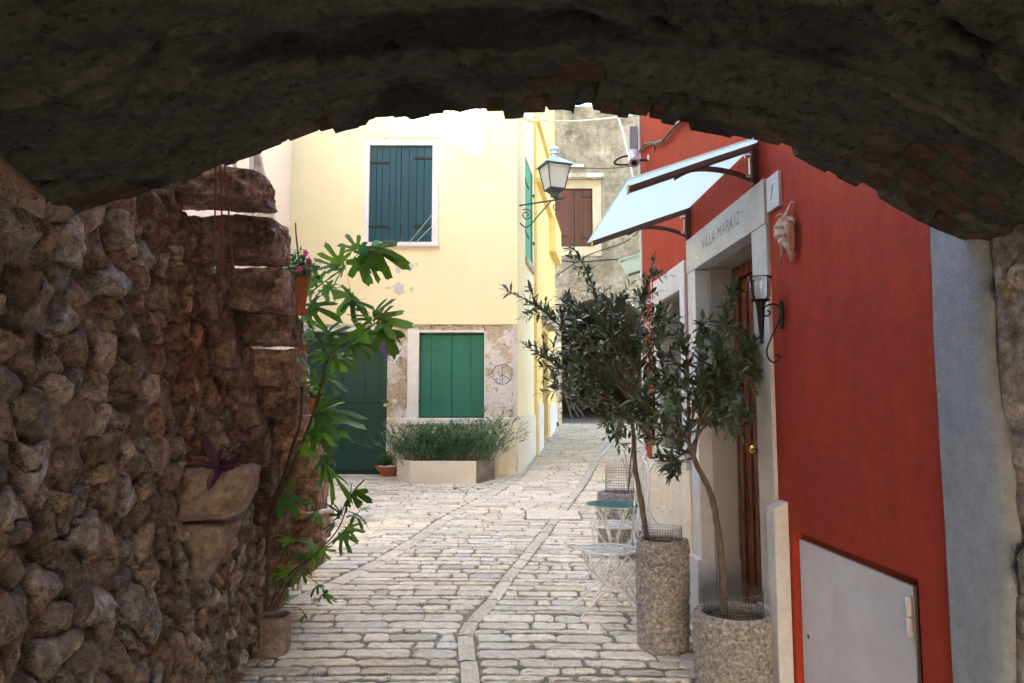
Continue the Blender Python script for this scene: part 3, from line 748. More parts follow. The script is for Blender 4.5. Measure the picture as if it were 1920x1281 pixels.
# lower storey
DX0, DX1 = yx(566), yx(727); DZ = yz(622); WX0, WX1 = yx(786), yx(908); WZ0, WZ1 = yz(783), yz(622)
mb = holed(MB(), YEL, XL, yx(765), .2, ZL - .002, [(DX0, DX1, .2, DZ, .16)], d=-.03)
mb.build('rough_plaster', M['rough_pl'], yh)
mb = MB(); holed(mb, YEL, WX1, XR, yz(783), ZL - .002, (), d=-.028); holed(mb, YEL, yx(765), WX1, WZ1 + .0, ZL - .002, (), d=-.03)
mb.add([YEL(XR, -.028, yz(783)), YEL(XR, -.028, ZL), SD(S0, 0, ZL), SD(S0, 0, yz(783))], [(0, 1, 2, 3)])
mb.build('worn_plaster', M['rough_pl2'], yh)
mb = MB(); mb.box(XR - .07, XR + .006, -.03, .004, yz(783), ZL - .004, fr=YEL); mb.build('corner_stone', M['white_stone'], yh)
mb = MB(); mb.box(yx(765), WX0, -.16, .0, WZ0, WZ1 + .0, fr=YEL); mb.box(WX1, WX1 + .02, -.16, -.02, WZ0, WZ1, fr=YEL); mb.box(yx(765), WX1, -.16, -.026, WZ1 - .01, WZ1 + .03, fr=YEL)
mb.build('window_jamb', M['frame_white'], yh, bevel=.006)
mb = MB(); mb.box(yx(752), WX1 + .06, -.16, .07, yz(797), yz(784), fr=YEL); mb.build('window_sill', M['frame_white'], yh, bevel=.02)
mb = MB()
for a, b in ((yx(728), yx(752)), (yx(752.4), yx(967))): mb.box(a, b, -.16, .012, .2, yz(783) - (.1 if a > yx(750) else 0), fr=YEL)
mb.box(yx(755), WX1 + .04, -.16, .02, .2, yz(798), fr=YEL)
mb.box(yx(908), yx(967), -.16, .013, .2, yz(784), fr=YEL)
mb.build('front_plinth', M['cream_stone'], yh, bevel=.006)
def shutter_leaf(fr, x0, x1, z0, z1, d, planks, mat_, parent, hinges, hmat, dark=.008, side=0, nm='shutter'):
    mb = MB(); n = len(planks) - 1
    for i in range(n):
        a = x0 + (x1 - x0) * planks[i]; b = x0 + (x1 - x0) * planks[i + 1]
        mb.box(a + .003, b - .003, d, d + .03 + .002 * (i % 2), z0, z1, fr=fr)
    mb.box(x0 + .006, x1 - .006, d - .01, d + .018, z0 + .004, z1 - .004, fr=fr)
    o = mb.build(nm, mat_, parent, bevel=.004)
    for hz in hinges:
        hb = MB(); L = (x1 - x0) * .62
        a, b = (x0 - .03, x0 + L) if side == 0 else (x1 - L, x1 + .03)
        hb.box(a, b, d + .034, d + .044, hz - .016, hz + .016, fr=fr)
        for q in (.15, .45, .8):
            xx = a + (b - a) * q; hb.box(xx - .012, xx + .012, d + .044, d + .052, hz - .012, hz + .012, fr=fr)
        e = x0 - .02 if side == 0 else x1 + .02
        hb.box(e - .014, e + .014, d + .036, d + .06, hz - .035, hz + .035, fr=fr)
        hb.build('hinge', hmat, o)
    return o
mb = MB(); mb.box(WX0 - .05, WX1 + .05, -.20, -.165, WZ0 - .1, WZ1 + .05, fr=YEL); mb.build('window_back', M['backing'], yh)
mid = (WX0 + WX1) / 2
shutter_leaf(YEL, WX0 + .01, mid - .001, WZ0 + .01, WZ1 - .05, -.13, [0, .36, 1], M['green'], yh, [yz(654), yz(752)], M['green'], side=0)
shutter_leaf(YEL, mid + .001, WX1 - .01, WZ0 + .01, WZ1 - .05, -.13, [0, .6, 1], M['green'], yh, [yz(654), yz(752)], M['green'], side=1)
mb = MB(); mb.box(WX0 - .002, WX1 + .002, -.15, -.10, WZ1 - .045, WZ1 - .012, fr=YEL); mb.build('window_head', M['dgreen'], yh)
mb = MB(); mb.box(WX0 + .05, WX0 + .28, -.06, -.05, WZ1 - .015, WZ1 + .005, fr=YEL); mb.build('head_strip', M['cablew'], yh)
# garage door
gd = MB(); gd.box(DX0, DX1, -.19, -.15, .3, DZ, fr=YEL)
xm = [DX0, yx(600), yx(682), yx(718)]
gd_o = gd.build('garage_door', M['dgreen'], yh)
mb = MB()
for px in (601, 641, 681): mb.box(yx(px) - .012, yx(px) + .012, -.149, -.135, yz(848), DZ - .02, fr=YEL)
for py in (625, 752, 848): mb.box(DX0 + .02, yx(716), -.134, -.122, yz(py) - .018, yz(py) + .018, fr=YEL)
mb.build('rail', M['dgreen'], gd_o, bevel=.004)
mb = MB(); mb.box(DX0 + .02, yx(715), -.149, -.13, yz(884), yz(850), fr=YEL); mb.build('kick_board', M['dgreen'], gd_o, bevel=.006)
mb = MB(); mb.box(yx(718), DX1 - .002, -.149, -.05, .3, DZ - .002, fr=YEL); mb.build('door_frame', M['dgreen'], gd_o)
mb = MB(); mb.box(DX0 - .1, DX1 + .02, -.03, .04, DZ + .0, DZ + .05, fr=YEL); mb.build('flashing', M['lampcap'], yh, bevel=.005)
mb = MB(); c = Vector(YEL(yx(725), -.02, yz(757)))
mb.box(c.x - .033, c.x + .033, c.y - .02, c.y + .006, c.z - .055, c.z - .002)
pl = mb.build('padlock', M['brass'], gd_o, bevel=.008)
mb = MB(); mb.tube([c + Vector((-.02, 0, -.01)), c + Vector((-.022, 0, .02)), c + Vector((-.01, 0, .04)), c + Vector((.01, 0, .04)), c + Vector((.022, 0, .02)), c + Vector((.02, 0, -.01))], .006)
mb.box(c.x - .07, c.x + .05, c.y - .005, c.y + .012, c.z + .02, c.z + .055)
mb.build('hasp', M['grey_iron'], gd_o)
# upper window
fx0, fx1, fz0, fz1 = yx(678), yx(820), yz(463), yz(260)
mb = MB()
mb.box(fx0, uw[0], -.04, .022, uw[2], uw[3], fr=YEL); mb.box(uw[1], fx1, -.04, .022, uw[2], uw[3], fr=YEL); mb.box(fx0, fx1, -.04, .023, uw[3], fz1, fr=YEL)
mb.build('window_frame', M['frame_white'], yh, bevel=.004)
mb = MB(); mb.box(fx0 - .0, fx1 + .02, -.04, .07, fz0 - .01, uw[2], fr=YEL); mb.build('window_sill', M['frame_white'], yh, bevel=.02)
mb = MB(); mb.box(fx0, fx1, .0, .03, fz1, fz1 + .015, fr=YEL); mb.build('drip_edge', M['yellow2'], yh)
um = (uw[0] + uw[1]) / 2
shutter_leaf(YEL, uw[0] + .004, um - .004, uw[2] + .01, uw[3] - .004, -.05, [0, .22, .4, .64, .84, 1], M['blue'], yh, [yz(304), yz(424)], M['cable'], side=0)
shutter_leaf(YEL, um + .004, uw[1] - .004, uw[2] + .01, uw[3] - .004, -.05, [0, .25, .5, .74, 1], M['blue'], yh, [yz(296), yz(424)], M['cable'], side=1)
# lane-side window shutter
shutter_leaf(SD, aw + .02, bw - .12, zb_ + .02, zt_ - .02, -.05, [0, .33, .66, 1], M['sage'], yh, [zt_ - .45, zb_ + .5], M['cable'], side=0)
shutter_leaf(SD, bw - .11, bw - .01, zb_ + .02, zt_ - .02, -.02, [0, 1], M['sage'], yh, [zt_ - .45, zb_ + .5], M['cable'], side=1)
mb = MB(); mb.box(aw - .03, bw + .03, -.05, .05, zb_ - .12, zb_, fr=SD); mb.build('window_sill', M['rough_pl'], yh)
# bare plaster patches
rp = random.Random(4); mb = MB()
for px, py, w_, h_ in ((745, 498, 9, 14), (767, 500, 8, 10), (747, 541, 13, 15), (725, 503, 5, 8), (727, 540, 7, 4), (780, 496, 4, 4), (771, 543, 4, 5)):
    c = Vector(YEL(yx(px), .003, yz(py))); k = 22; vs = [c]
    for j in range(k):
        a = 6.283 * j / k; rr = (.55 + .55 * rp.random())
        vs.append(c + Vector((math.cos(a) * w_ * .0089 * rr, -.001, math.sin(a) * h_ * .0089 * rr)))
    mb = MB(); mb.add(vs, [(0, 1 + j, 1 + (j + 1) % k) for j in range(k)]); mb.build('bare_patch', M['patch'], yh)
# peace sign painted on the worn plaster
mb = MB(); c = Vector(YEL(yx(942), -.024, yz(702))); rr = .165
def stroke(pts, wdt=.011):
    for i in range(len(pts) - 1):
        a, b = Vector(pts[i]), Vector(pts[i + 1]); t = (b - a).normalized(); n_ = Vector((-t.z, 0, t.x)) * wdt * rp.uniform(.5, 1.2)
        if rp.random() < .13: continue
        mb.add([a - n_, b - n_, b + n_, a + n_], [(0, 1, 2, 3)])
stroke([c + Vector((math.cos(a) * rr * rp.uniform(.97, 1.03), 0, math.sin(a) * rr * rp.uniform(.97, 1.03))) for a in [6.283 * k / 40 for k in range(41)]])
for a in (90, 270, 215, 325): stroke([c + Vector((math.cos(R(a)), 0, math.sin(R(a)))) * rr * q / 8 for q in range(9)])
mb.build('peace_sign', M['ink'], yh)

# ---- peach side building on the far left and the sky-side mass behind
ph = thing('peach_house', 'peach rendered house wall at the left end of the yellow house', 'house', (-4.4, 10, .3))
mb = MB(); mb.hexa([(-3.98, 7.2, .0), (-3.765, 12.05, .0), (-5.5, 12.05, .0), (-5.7, 7.2, .0), (-3.98, 7.2, 8.2), (-3.765, 12.05, 8.2), (-5.5, 12.05, 8.2), (-5.7, 7.2, 8.2)])
mb.build('wall', M['peach'], ph)
# ---- sloping parapet with picket railing, behind the steps
pr = thing('picket_railing', 'white picket railing on a sloping parapet behind the stone steps', 'railing', (-2.0, 6.2, .05))
a0 = at(479, 285, 5.0); a1 = at(606, 845, 6.7)
mb = MB(); mb.tube([a0 + Vector((0, -.2, .5)), a0, a1], .036, 4); 
mb.tube([a0 + Vector((-.12, -.2, .05)), a1 + Vector((-.12, 0, -.45))], .018, 4)
mb.build('rail', M['whitewood'], pr)
for k in range(17):
    t = k / 17; p = a0.lerp(a1, t) + Vector((-.02, 0, 0)); 
    mb = MB(); mb.box(p.x - .016, p.x + .016, p.y - .016, p.y + .016, max(.1, p.z - 1.15), p.z, ); mb.build('picket', M['whitewood'], pr)
mb = MB()
for dz, r0 in ((-.30, .07), (-.55, .05)):
    c = a0 + Vector((-.06, 0, dz)); mb.tube([c + Vector((r0 * math.cos(a) * (1 - a / 12), 0, r0 * math.sin(a) * (1 - a / 12))) for a in [k * .5 for k in range(20)]], .007, 4)
mb.build('scroll', M['whitewood'], pr)
mb = MB(); q0, q1 = a0 + Vector((-.03, 0, -1.1)), a1 + Vector((-.03, 0, -.25))
mb.hexa([(q0.x - .25, q0.y, .0), (q1.x - .25, q1.y, .0), (q1.x, q1.y, .0), (q0.x, q0.y, .0), (q0.x - .25, q0.y, q0.z), (q1.x - .25, q1.y, q1.z), (q1.x, q1.y, q1.z), (q0.x, q0.y, q0.z)])
mb.build('parapet', M['peach'], pr)
# whitewashed landing wall that is seen through the pickets
lwh = MB(); lwh.box(-4.6, -4.5, 5.2, 7.19, .0, 7.5); lwh.box(-4.5, -2.45, 7.0, 7.19, .0, 2.3)
lwo = lwh.build('white_wall', M['peach'], None, loc=(-4, 7, .1)); tag(lwo, 'sunlit pale wall behind the picket railing at the far left', 'wall')

# ============================================================ OLD HOUSE ACROSS THE LANE END
def bx(px): return at(px, 500, 19).x
def bz(py): return at(1100, py, 19).z
oh = thing('old_house', 'grey brown weathered house across the lane end with brown shutters and a dark archway', 'house', (2.3, 19, 1.1))
BT = bz(199)
ax0, ax1 = bx(1052), bx(1212); acx = (ax0 + ax1) / 2; ar = (ax1 - ax0) / 2; az = bz(558) - ar * .75
wx0, wx1, wz0, wz1 = bx(1036), bx(1112), bz(463), bz(354)
mb = MB(); holed(mb, BACK, .2, 6.0, az + ar * .75 + .28, BT, [(wx0, wx1, wz0, wz1, .12)])
mb.box(.2, 6, -.8, -.05, BT - .3, BT - .01, fr=BACK)
mb.build('wall', M['oldstone'], oh)
arch = [(acx + ar * math.cos(a), az + ar * .75 * math.sin(a)) for a in [math.pi * k / 20 for k in range(21)]]
mb = MB(); zt2 = az + ar * .75 + .30
for (x0_, z0_), (x1_, z1_) in zip(arch, arch[1:]):
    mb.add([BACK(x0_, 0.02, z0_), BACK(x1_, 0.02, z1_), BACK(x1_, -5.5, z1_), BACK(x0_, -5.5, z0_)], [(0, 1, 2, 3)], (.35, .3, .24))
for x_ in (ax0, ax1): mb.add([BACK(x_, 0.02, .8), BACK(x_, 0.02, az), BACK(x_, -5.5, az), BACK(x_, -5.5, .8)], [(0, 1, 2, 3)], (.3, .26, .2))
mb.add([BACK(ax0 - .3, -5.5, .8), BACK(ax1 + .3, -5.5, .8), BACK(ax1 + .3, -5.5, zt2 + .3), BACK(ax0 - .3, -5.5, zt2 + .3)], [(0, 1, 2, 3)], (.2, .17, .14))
mb.build('archway_lining', M['rubble'], oh)
U_, V_, H_, col_, I_ = rubble(.2, 6.0, .8, zt2 + 1.05, .03, .34, .20, 5, [(.50, .43, .31), (.60, .52, .39), (.42, .36, .27), (.66, .58, .45)], hs=.045, warp=.08, joint=.07)
P_ = np.stack([U_, 19.0 - .004 - np.maximum(H_, -.012) * .8, V_], -1)
cut_ = zt2 + .45 + .5 * vn(U_ * .8, 0, 0, 3)
ins = (((U_ - acx) / ar) ** 2 + (np.maximum(V_ - az, 0) / (ar * .75)) ** 2 < 1) | (V_ > cut_)
kp = ~(ins[:-1, :-1] | ins[1:, :-1] | ins[1:, 1:] | ins[:-1, 1:]); id_ = np.arange(U_.size).reshape(U_.shape)
mb = MB(); mb.add(P_.reshape(-1, 3).tolist(), np.stack([id_[:-1, :-1][kp], id_[1:, :-1][kp], id_[1:, 1:][kp], id_[:-1, 1:][kp]], 1).tolist(), (col_ * 1.25).reshape(-1, 3).tolist())
mb.build('lower_masonry', M['rubble'], oh, smooth=True)
mb = MB(); rv = random.Random(2)
for k in range(26):
    a0_, a1_ = math.pi * (k + .04) / 26, math.pi * (k + .96) / 26; e = rv.uniform(.24, .38); b = rv.uniform(.7, 1.15)
    q = []
    for dd in (-.3, .02 + rv.uniform(0, .02)):
        for (a_, r_) in ((a0_, ar - .01), (a1_, ar - .01), (a1_, ar + e), (a0_, ar + e)):
            q.append(BACK(acx + r_ * math.cos(a_), dd, az + r_ * .75 * math.sin(a_)))
    mb.hexa(q, (b * .55, b * .5, b * .4))
mb.build('arch_ring', M['rubble'], oh, bevel=.012)
mb = MB()
mb.box(bx(1112), bx(1128), -.02, .03, wz0 - .25, bz(338), fr=BACK); mb.box(wx0 - .2, bx(1112), -.02, .031, wz1, bz(338), fr=BACK); mb.box(wx0 - .2, bx(1112), -.02, .031, wz0 - .25, wz0, fr=BACK)
mb.build('window_frame', M['cream_dark'], oh)
mb = MB(); mb.box(wx0 - .3, bx(1132), .0, .22, bz(337), bz(329), fr=BACK); mb.build('window_hood', M['rough_pl'], oh, bevel=.01)
mdx = (wx0 + wx1) / 2 + .05
shutter_leaf(BACK, wx0, mdx - .005, wz0 + .01, wz1 - .01, -.06, [0, .5, 1], M['brownwood'], oh, [wz1 - .25, wz0 + .3], M['cable'], side=0)
shutter_leaf(BACK, mdx + .005, wx1, wz0 + .01, wz1 - .01, -.06, [0, .5, 1], M['brownwood'], oh, [wz1 - .22, wz0 + .25], M['cable'], side=1)
mb = MB(); mb.box(bx(1045), bx(1096), .0, .05, bz(314), bz(309), fr=BACK); mb.build('ledge_tile', M['cream_stone'], oh)
# leaning poles in the archway
for k, (px, lean) in enumerate(((1062, .35), (1074, .5), (1086, .7))):
    b = gp(px + 10, 783); mb = MB(); t = b + Vector((-lean, .4, 1.3 - .15 * k)); mb.tube([b, t], .035, 5)
    o = mb.build('leaning_board', M['greywood'], None, loc=b)
    tag(o, ['dark board leaning at the left side of the far archway', 'middle one of three dark boards leaning in the far archway', 'most slanted dark board leaning in the far archway'][k], 'board', 'boards leaning in the archway')
# downpipe at the end of the yellow house
p = gp(1037, 800); mb = MB(); mb.tube([p + Vector((0, 0, 6.2)), p + Vector((0, 0, .25)), p + Vector((.03, -.06, .10)), p + Vector((.10, -.20, .06))], .055, 10)
o = mb.build('downpipe', M['grey_iron'], None, smooth=True, loc=p); tag(o, 'grey rain downpipe at the far end of the yellow lane wall', 'pipe')

# ============================================================ RED HOUSE
rh = thing('red_house', 'bright red rendered house on the right with white stone doorway', 'house', (1.5, 5, .0))
RS0, RS1, RT = 2.43, 6.98, 6.6
dl, _ = red_at(1312, 700); dr, _ = red_at(1424, 700)      # door opening (far, near)
_, dz1 = red_at(1300, 506); _, dz2 = red_at(1442, 418); dtop = (dz1 + dz2) / 2
jl, _ = red_at(1298, 700); jr, _ = red_at(1452, 700)
_, lt1 = red_at(1298, 445); _, lt2 = red_at(1438, 340); ltopz = (lt1 + lt2) / 2
wl, _ = red_at(1240, 700); wr, _ = red_at(1282, 700); wfl, _ = red_at(1231, 700); wfr, _ = red_at(1291, 700)
_, wtop = red_at(1283, 540); _, wftop = red_at(1291, 484); _, wbot = red_at(1238, 837); _, bz1 = red_at(1298, 888); _, bz2 = red_at(1224, 855); pz = (bz1 + bz2) / 2
us0, uz = red_at(1722, 1085); us1, uz2 = red_at(1485, 995); uz = (uz + uz2) / 2
holes = [(dr, dl, -.1, dtop, .30), (wr, wl, wbot, wtop, .22), (us0, us1, -.1, uz, .055)]
mb = holed(MB(), RED, RS0, RS1, -.1, RT, holes)
cor = RED(RS1, 0, 0)
mb.hexa([(cor[0], cor[1], -.1), (cor[0] + 3, cor[1] + .1, -.1), (cor[0] + 3, cor[1] - .4, -.1), (cor[0] + .5, cor[1] - .4, -.1), (cor[0], cor[1], RT), (cor[0] + 3, cor[1] + .1, RT), (cor[0] + 3, cor[1] - .4, RT), (cor[0] + .5, cor[1] - .4, RT)])
mb.add([RED(RS0, 0, RT), RED(RS1, 0, RT), (5, 7, RT), (5, 2.4, RT)], [(0, 1, 2, 3)])
mb.build('wall', M['red'], rh)
# white corner strip at the far end
mb = MB(); mb.box(RS1 - .06, RS1 + .012, -.02, .012, .5, RT, fr=RED); mb.build('corner_strip', M['white_stone'], rh)
# plaster pilaster next to the passage, its near edge wavy
zz = np.linspace(-.1, 2.45, 120)
edge = [2.19 + .05 * float(vn(z * 1.7, 0, 0, 8)) + .014 * float(vn(z * 9, 0, 0, 9)) - (.05 if z < .9 else 0) * (0.9 - z) for z in zz]
mb = MB(); cols = [1, .85, .6, .35, .12, 0]; P = np.zeros((len(zz), len(cols) + 1, 3))
for i, z in enumerate(zz):
    for j, t in enumerate(cols):
        s = edge[i] + (RS0 + .004 * float(vn(z * 8, 2, 0, 4)) - edge[i]) * t
        P[i, j] = RED(s, .020 + .006 * float(vn(s * 6, z * 3, 0, 5)) - (.02 if t == 0 else 0), z)
    P[i, -1] = RED(edge[i] - .005, -.05, z)
mb.sheet(P)
mb.add([RED(RS0, -.01, -.1), RED(RS0, .021, -.1), RED(RS0, .021, 2.45), RED(RS0, -.01, 2.45)], [(0, 1, 2, 3)])
mb.build('pilaster', M['plaster'], rh, smooth=True)
# door surround
mb = MB(); mb.box(dl - .005, jl, -.08, .022, .45, dtop - .012, fr=RED)
mb.build('door_jamb', M['white_stone'], rh, bevel=.005)
mb = MB(); mb.box(dl - .01, jl + .02, -.08, .05, -.1, .45, fr=RED)
mb.build('jamb_base', M['white_stone'], rh, bevel=.005)
mb = MB(); mb.box(jr - .02, dr + .01, -.08, .05, -.1, .45, fr=RED)
mb.build('jamb_base', M['white_stone'], rh, bevel=.005)
mb = MB(); mb.box(jr, dr + .005, -.08, .022, .45, dtop - .012, fr=RED)
mb.build('door_jamb', M['white_stone'], rh, bevel=.005)
mb = MB(); mb.box(jr + .006, jl + .004, -.08, .026, dtop - .010, ltopz, fr=RED)
lint = mb.build('lintel', M['white_stone'], rh, bevel=.005)
mb = MB(); mb.box(dl - .015, dl + .02, -.32, -.082, -.1, dtop, fr=RED); mb.box(dl - .04, dl - .0, -.32, -.082, -.1, .45, fr=RED)
mb.box(dr + .01, dl - .016, -.32, -.082, dtop - .01, dtop + .03, fr=RED); mb.box(dr - .02, dr + .015, -.32, -.082, -.1, dtop, fr=RED)
mb.build('door_reveal', M['rev_stone'], rh, bevel=.004)
mb = MB(); mb.box(dr - .05, dl, -.34, .06, -.05, .045, fr=RED); mb.build('door_step', M['white_stone'], rh, bevel=.008)
mb = MB(); d0 = -.295
mb.box(dl - .12, dl - .016, d0, d0 + .05, .05, dtop - .011, fr=RED); mb.box(dr + .016, dl - .121, d0, d0 + .05, dtop - .10, dtop - .011, fr=RED)
mb.box(dr + .016, dr + .08, d0, d0 + .05, .05, dtop - .11, fr=RED)
mb.build('door_frame', M['doorwood'], rh, bevel=.006)
mb = MB(); mb.box(dr + .09, dl - .13, d0 - .01, d0 + .028, .06, dtop - .11, fr=RED)
for s_ in (dl - .25, dl - .40): mb.box(s_ - .008, s_ + .008, d0 + .028, d0 + .04, .15, dtop - .2, fr=RED)
door = mb.build('door', M['doorwood'], rh, bevel=.004)
hs, hz = red_at(1413, 842, -.2)
hs2 = 4.62; hx = Vector(RED(hs2, d0 + .03, hz - .03))
mb = MB(); mb.box(hs2 - .025, hs2 + .025, d0 + .03, d0 + .045, hz - .22, hz + .13, fr=RED); hp = mb.build('handle_plate', M['brass'], door, bevel=.004)
mb = MB(); q = Vector(RED(hs2, d0 + .04, hz)); q2 = Vector(RED(hs2, d0 + .12, hz)); mb.tube([q, q.lerp(q2, .6), q2], [.012, .012, .012], 8); mb.ball(q2, .032, 6, sz=1)
mb.build('door_knob', M['brass'], door, smooth=True)
# window
mb = MB(); mb.box(wr, wl, -.02, .02, wtop - .004, wftop, fr=RED); mb.box(wl - .004, wfl, -.02, .02, pz + .02, wftop, fr=RED); mb.box(wfr, wr + .004, -.02, .0205, pz + .02, wftop, fr=RED)
mb.build('window_surround', M['white_stone'], rh, bevel=.004)
mb = MB(); mb.box(wfr - .03, wfl + .03, -.2, .045, pz + .0, wbot, fr=RED); mb.build('window_sill', M['white_stone'], rh, bevel=.008)
mb = MB(); mb.box(wr, wl, -.22, -.20, wbot, wtop, fr=RED); mb.build('window_glass', M['lens'], rh)
mb = MB()
for s_ in (wr + .03, (wr + wl) / 2, wl - .03): mb.box(s_ - .03, s_ + .03, -.2, -.17, wbot, wtop, fr=RED)
mb.build('window_frame', M['doorwood'], rh)
mb = MB(); mb.box(wl - .01, wl + .004, -.20, -.022, wbot, wtop, fr=RED); mb.box(wr, wl - .012, -.2, -.022, wtop - .01, wtop + .004, fr=RED); mb.build('window_reveal', M['rev_stone'], rh)
# plinth
mb = MB()
for a, b in ((jl + .035, 5.95), (5.954, RS1 + .01)): mb = MB(); mb.box(a, b, -.02, .032, -.1, pz - .0, fr=RED); mb.build('plinth', M['cream_stone'], rh, bevel=.006)
# guard stone right of the door
gs0, _ = red_at(1480, 1000); gs1, gz = red_at(1455, 945, .03)
mb = MB(); a, b = gs0, gs0 + .105; zc = 1.03
mb.hexa([RED(a, 0, -.1), RED(b, 0, -.1), RED(b, .075, -.1), RED(a, .075, -.1), RED(a, 0, zc), RED(b, 0, zc), RED(b, .075, zc - .035), RED(a, .075, zc - .035)])
mb.build('guard_stone', M['white_stone'], rh, bevel=.005)
# utility hatch
ps0, pz0 = red_at(1716, 1090, -.04); ps1, pz1 = red_at(1502, 1018, -.04)
mb = MB(); mb.box(us0 + .002, us1 - .002, -.054, -.05, -.05, uz - .002, fr=RED); mb.build('hatch_recess', M['redrecess'], rh)
mb = MB(); mb.box(ps0, ps1, -.048, -.030, .03, (pz0 + pz1) / 2, fr=RED); hatch = mb.build('hatch_door', M['panel'], rh, bevel=.003)
mb = MB(); _, ha = red_at(1716, 1125, -.02); _, hb_ = red_at(1716, 1198, -.02)
for a, b in ((ha, (ha + hb_) / 2 + .003), ((ha + hb_) / 2 - .003, hb_)): mb.tube([RED(ps0 + .012, -.018, a), RED(ps0 + .012, -.018, b)], .013, 8)
mb.build('hinge', M['panel'], hatch, smooth=True)
mb = MB(); ls, lz = red_at(1516, 1194, -.03); mb.tube([RED(ls, -.029, lz), RED(ls, -.0285, lz)], .011, 10); mb.build('lock_hole', M['lens'], hatch)
# lettering cut in the lintel
def text_mesh(txt, size, fr, s0, d, z0, mat_, parent, name, sx=1.0, direction=-1):
    cu = bpy.data.curves.new('lettering', 'FONT'); cu.body = txt; cu.size = size; cu.resolution_u = 4; cu.space_character = 1.12
    cu.offset = -.0016
    tmp = bpy.data.objects.new('lettering_tmp', cu); C.objects.link(tmp)
    bpy.context.view_layer.update()
    me = tmp.to_mesh(); vs = [tuple(v.co) for v in me.vertices]; fs = [tuple(p.vertices) for p in me.polygons]
    tmp.to_mesh_clear(); bpy.data.objects.remove(tmp); bpy.data.curves.remove(cu)
    w_ = max(v[0] for v in vs)
    mb = MB(); mb.add([fr(s0 + direction * (v[0] * sx), d, z0 + v[1]) for v in vs], fs)
    return mb.build(name, mat_, parent), w_ * sx
ts0, _ = red_at(1325, 450); ts1, _ = red_at(1404, 420)
_, w_ = (None, None)
text_mesh('VILLA MARKIZ', .115, RED, ts0 + .03, .0275, (dtop + ltopz) / 2 - .035, M['cut'], lint, 'lettering', sx=(ts0 - ts1 + .03) / .88)
# number plaque
n0, z0n = red_at(1466, 386); n1, z1n = red_at(1443, 393); n2, z2n = red_at(1466, 319)
pq = thing('number_plaque', 'white stone plaque with a carved 1 right of the lintel', 'plaque', RED(n0, .01, z0n))
n0 -= .014; n1 -= .016
mb = MB(); mb.box(n0, n1, .001, .022, z0n, z2n, fr=RED); mb.build('slab', M['white_stone'], pq, bevel=.003)
mb = MB(); nm_ = (n0 + n1) / 2; zz0, zz1 = z0n + .055, z2n - .055
mb.hexa([RED(nm_ + .026, .020, zz0), RED(nm_ + .018, .020, zz0), RED(nm_ + .018, .0235, zz0), RED(nm_ + .026, .0235, zz0), RED(nm_ - .014, .020, zz1), RED(nm_ - .022, .020, zz1), RED(nm_ - .022, .0235, zz1), RED(nm_ - .014, .0235, zz1)])
mb.hexa([RED(nm_ - .016, .020, zz1 - .002), RED(nm_ - .022, .020, zz1), RED(nm_ - .022, .0235, zz1), RED(nm_ - .016, .0235, zz1 - .002), RED(nm_ + .012, .020, zz1 - .028), RED(nm_ + .006, .020, zz1 - .026), RED(nm_ + .006, .0235, zz1 - .026), RED(nm_ + .012, .0235, zz1 - .028)])
mb.build('numeral', M['cut'], pq)

# house behind the red one (carries the small far awning)
rr_h = thing('side_house', 'cream house edge in the lane behind the red house', 'house', (3.2, 12, .4))
mb = MB(); mb.hexa([(2.62, 14.0, .2), (3.9, 14.0, .2), (3.6, 7.6, .2), (2.5, 7.6, .2), (2.62, 14.0, 8.0), (3.9, 14.0, 8.0), (3.6, 7.6, 8.0), (2.5, 7.6, 8.0)]); mb.build('wall', M['cream_stone'], rr_h)
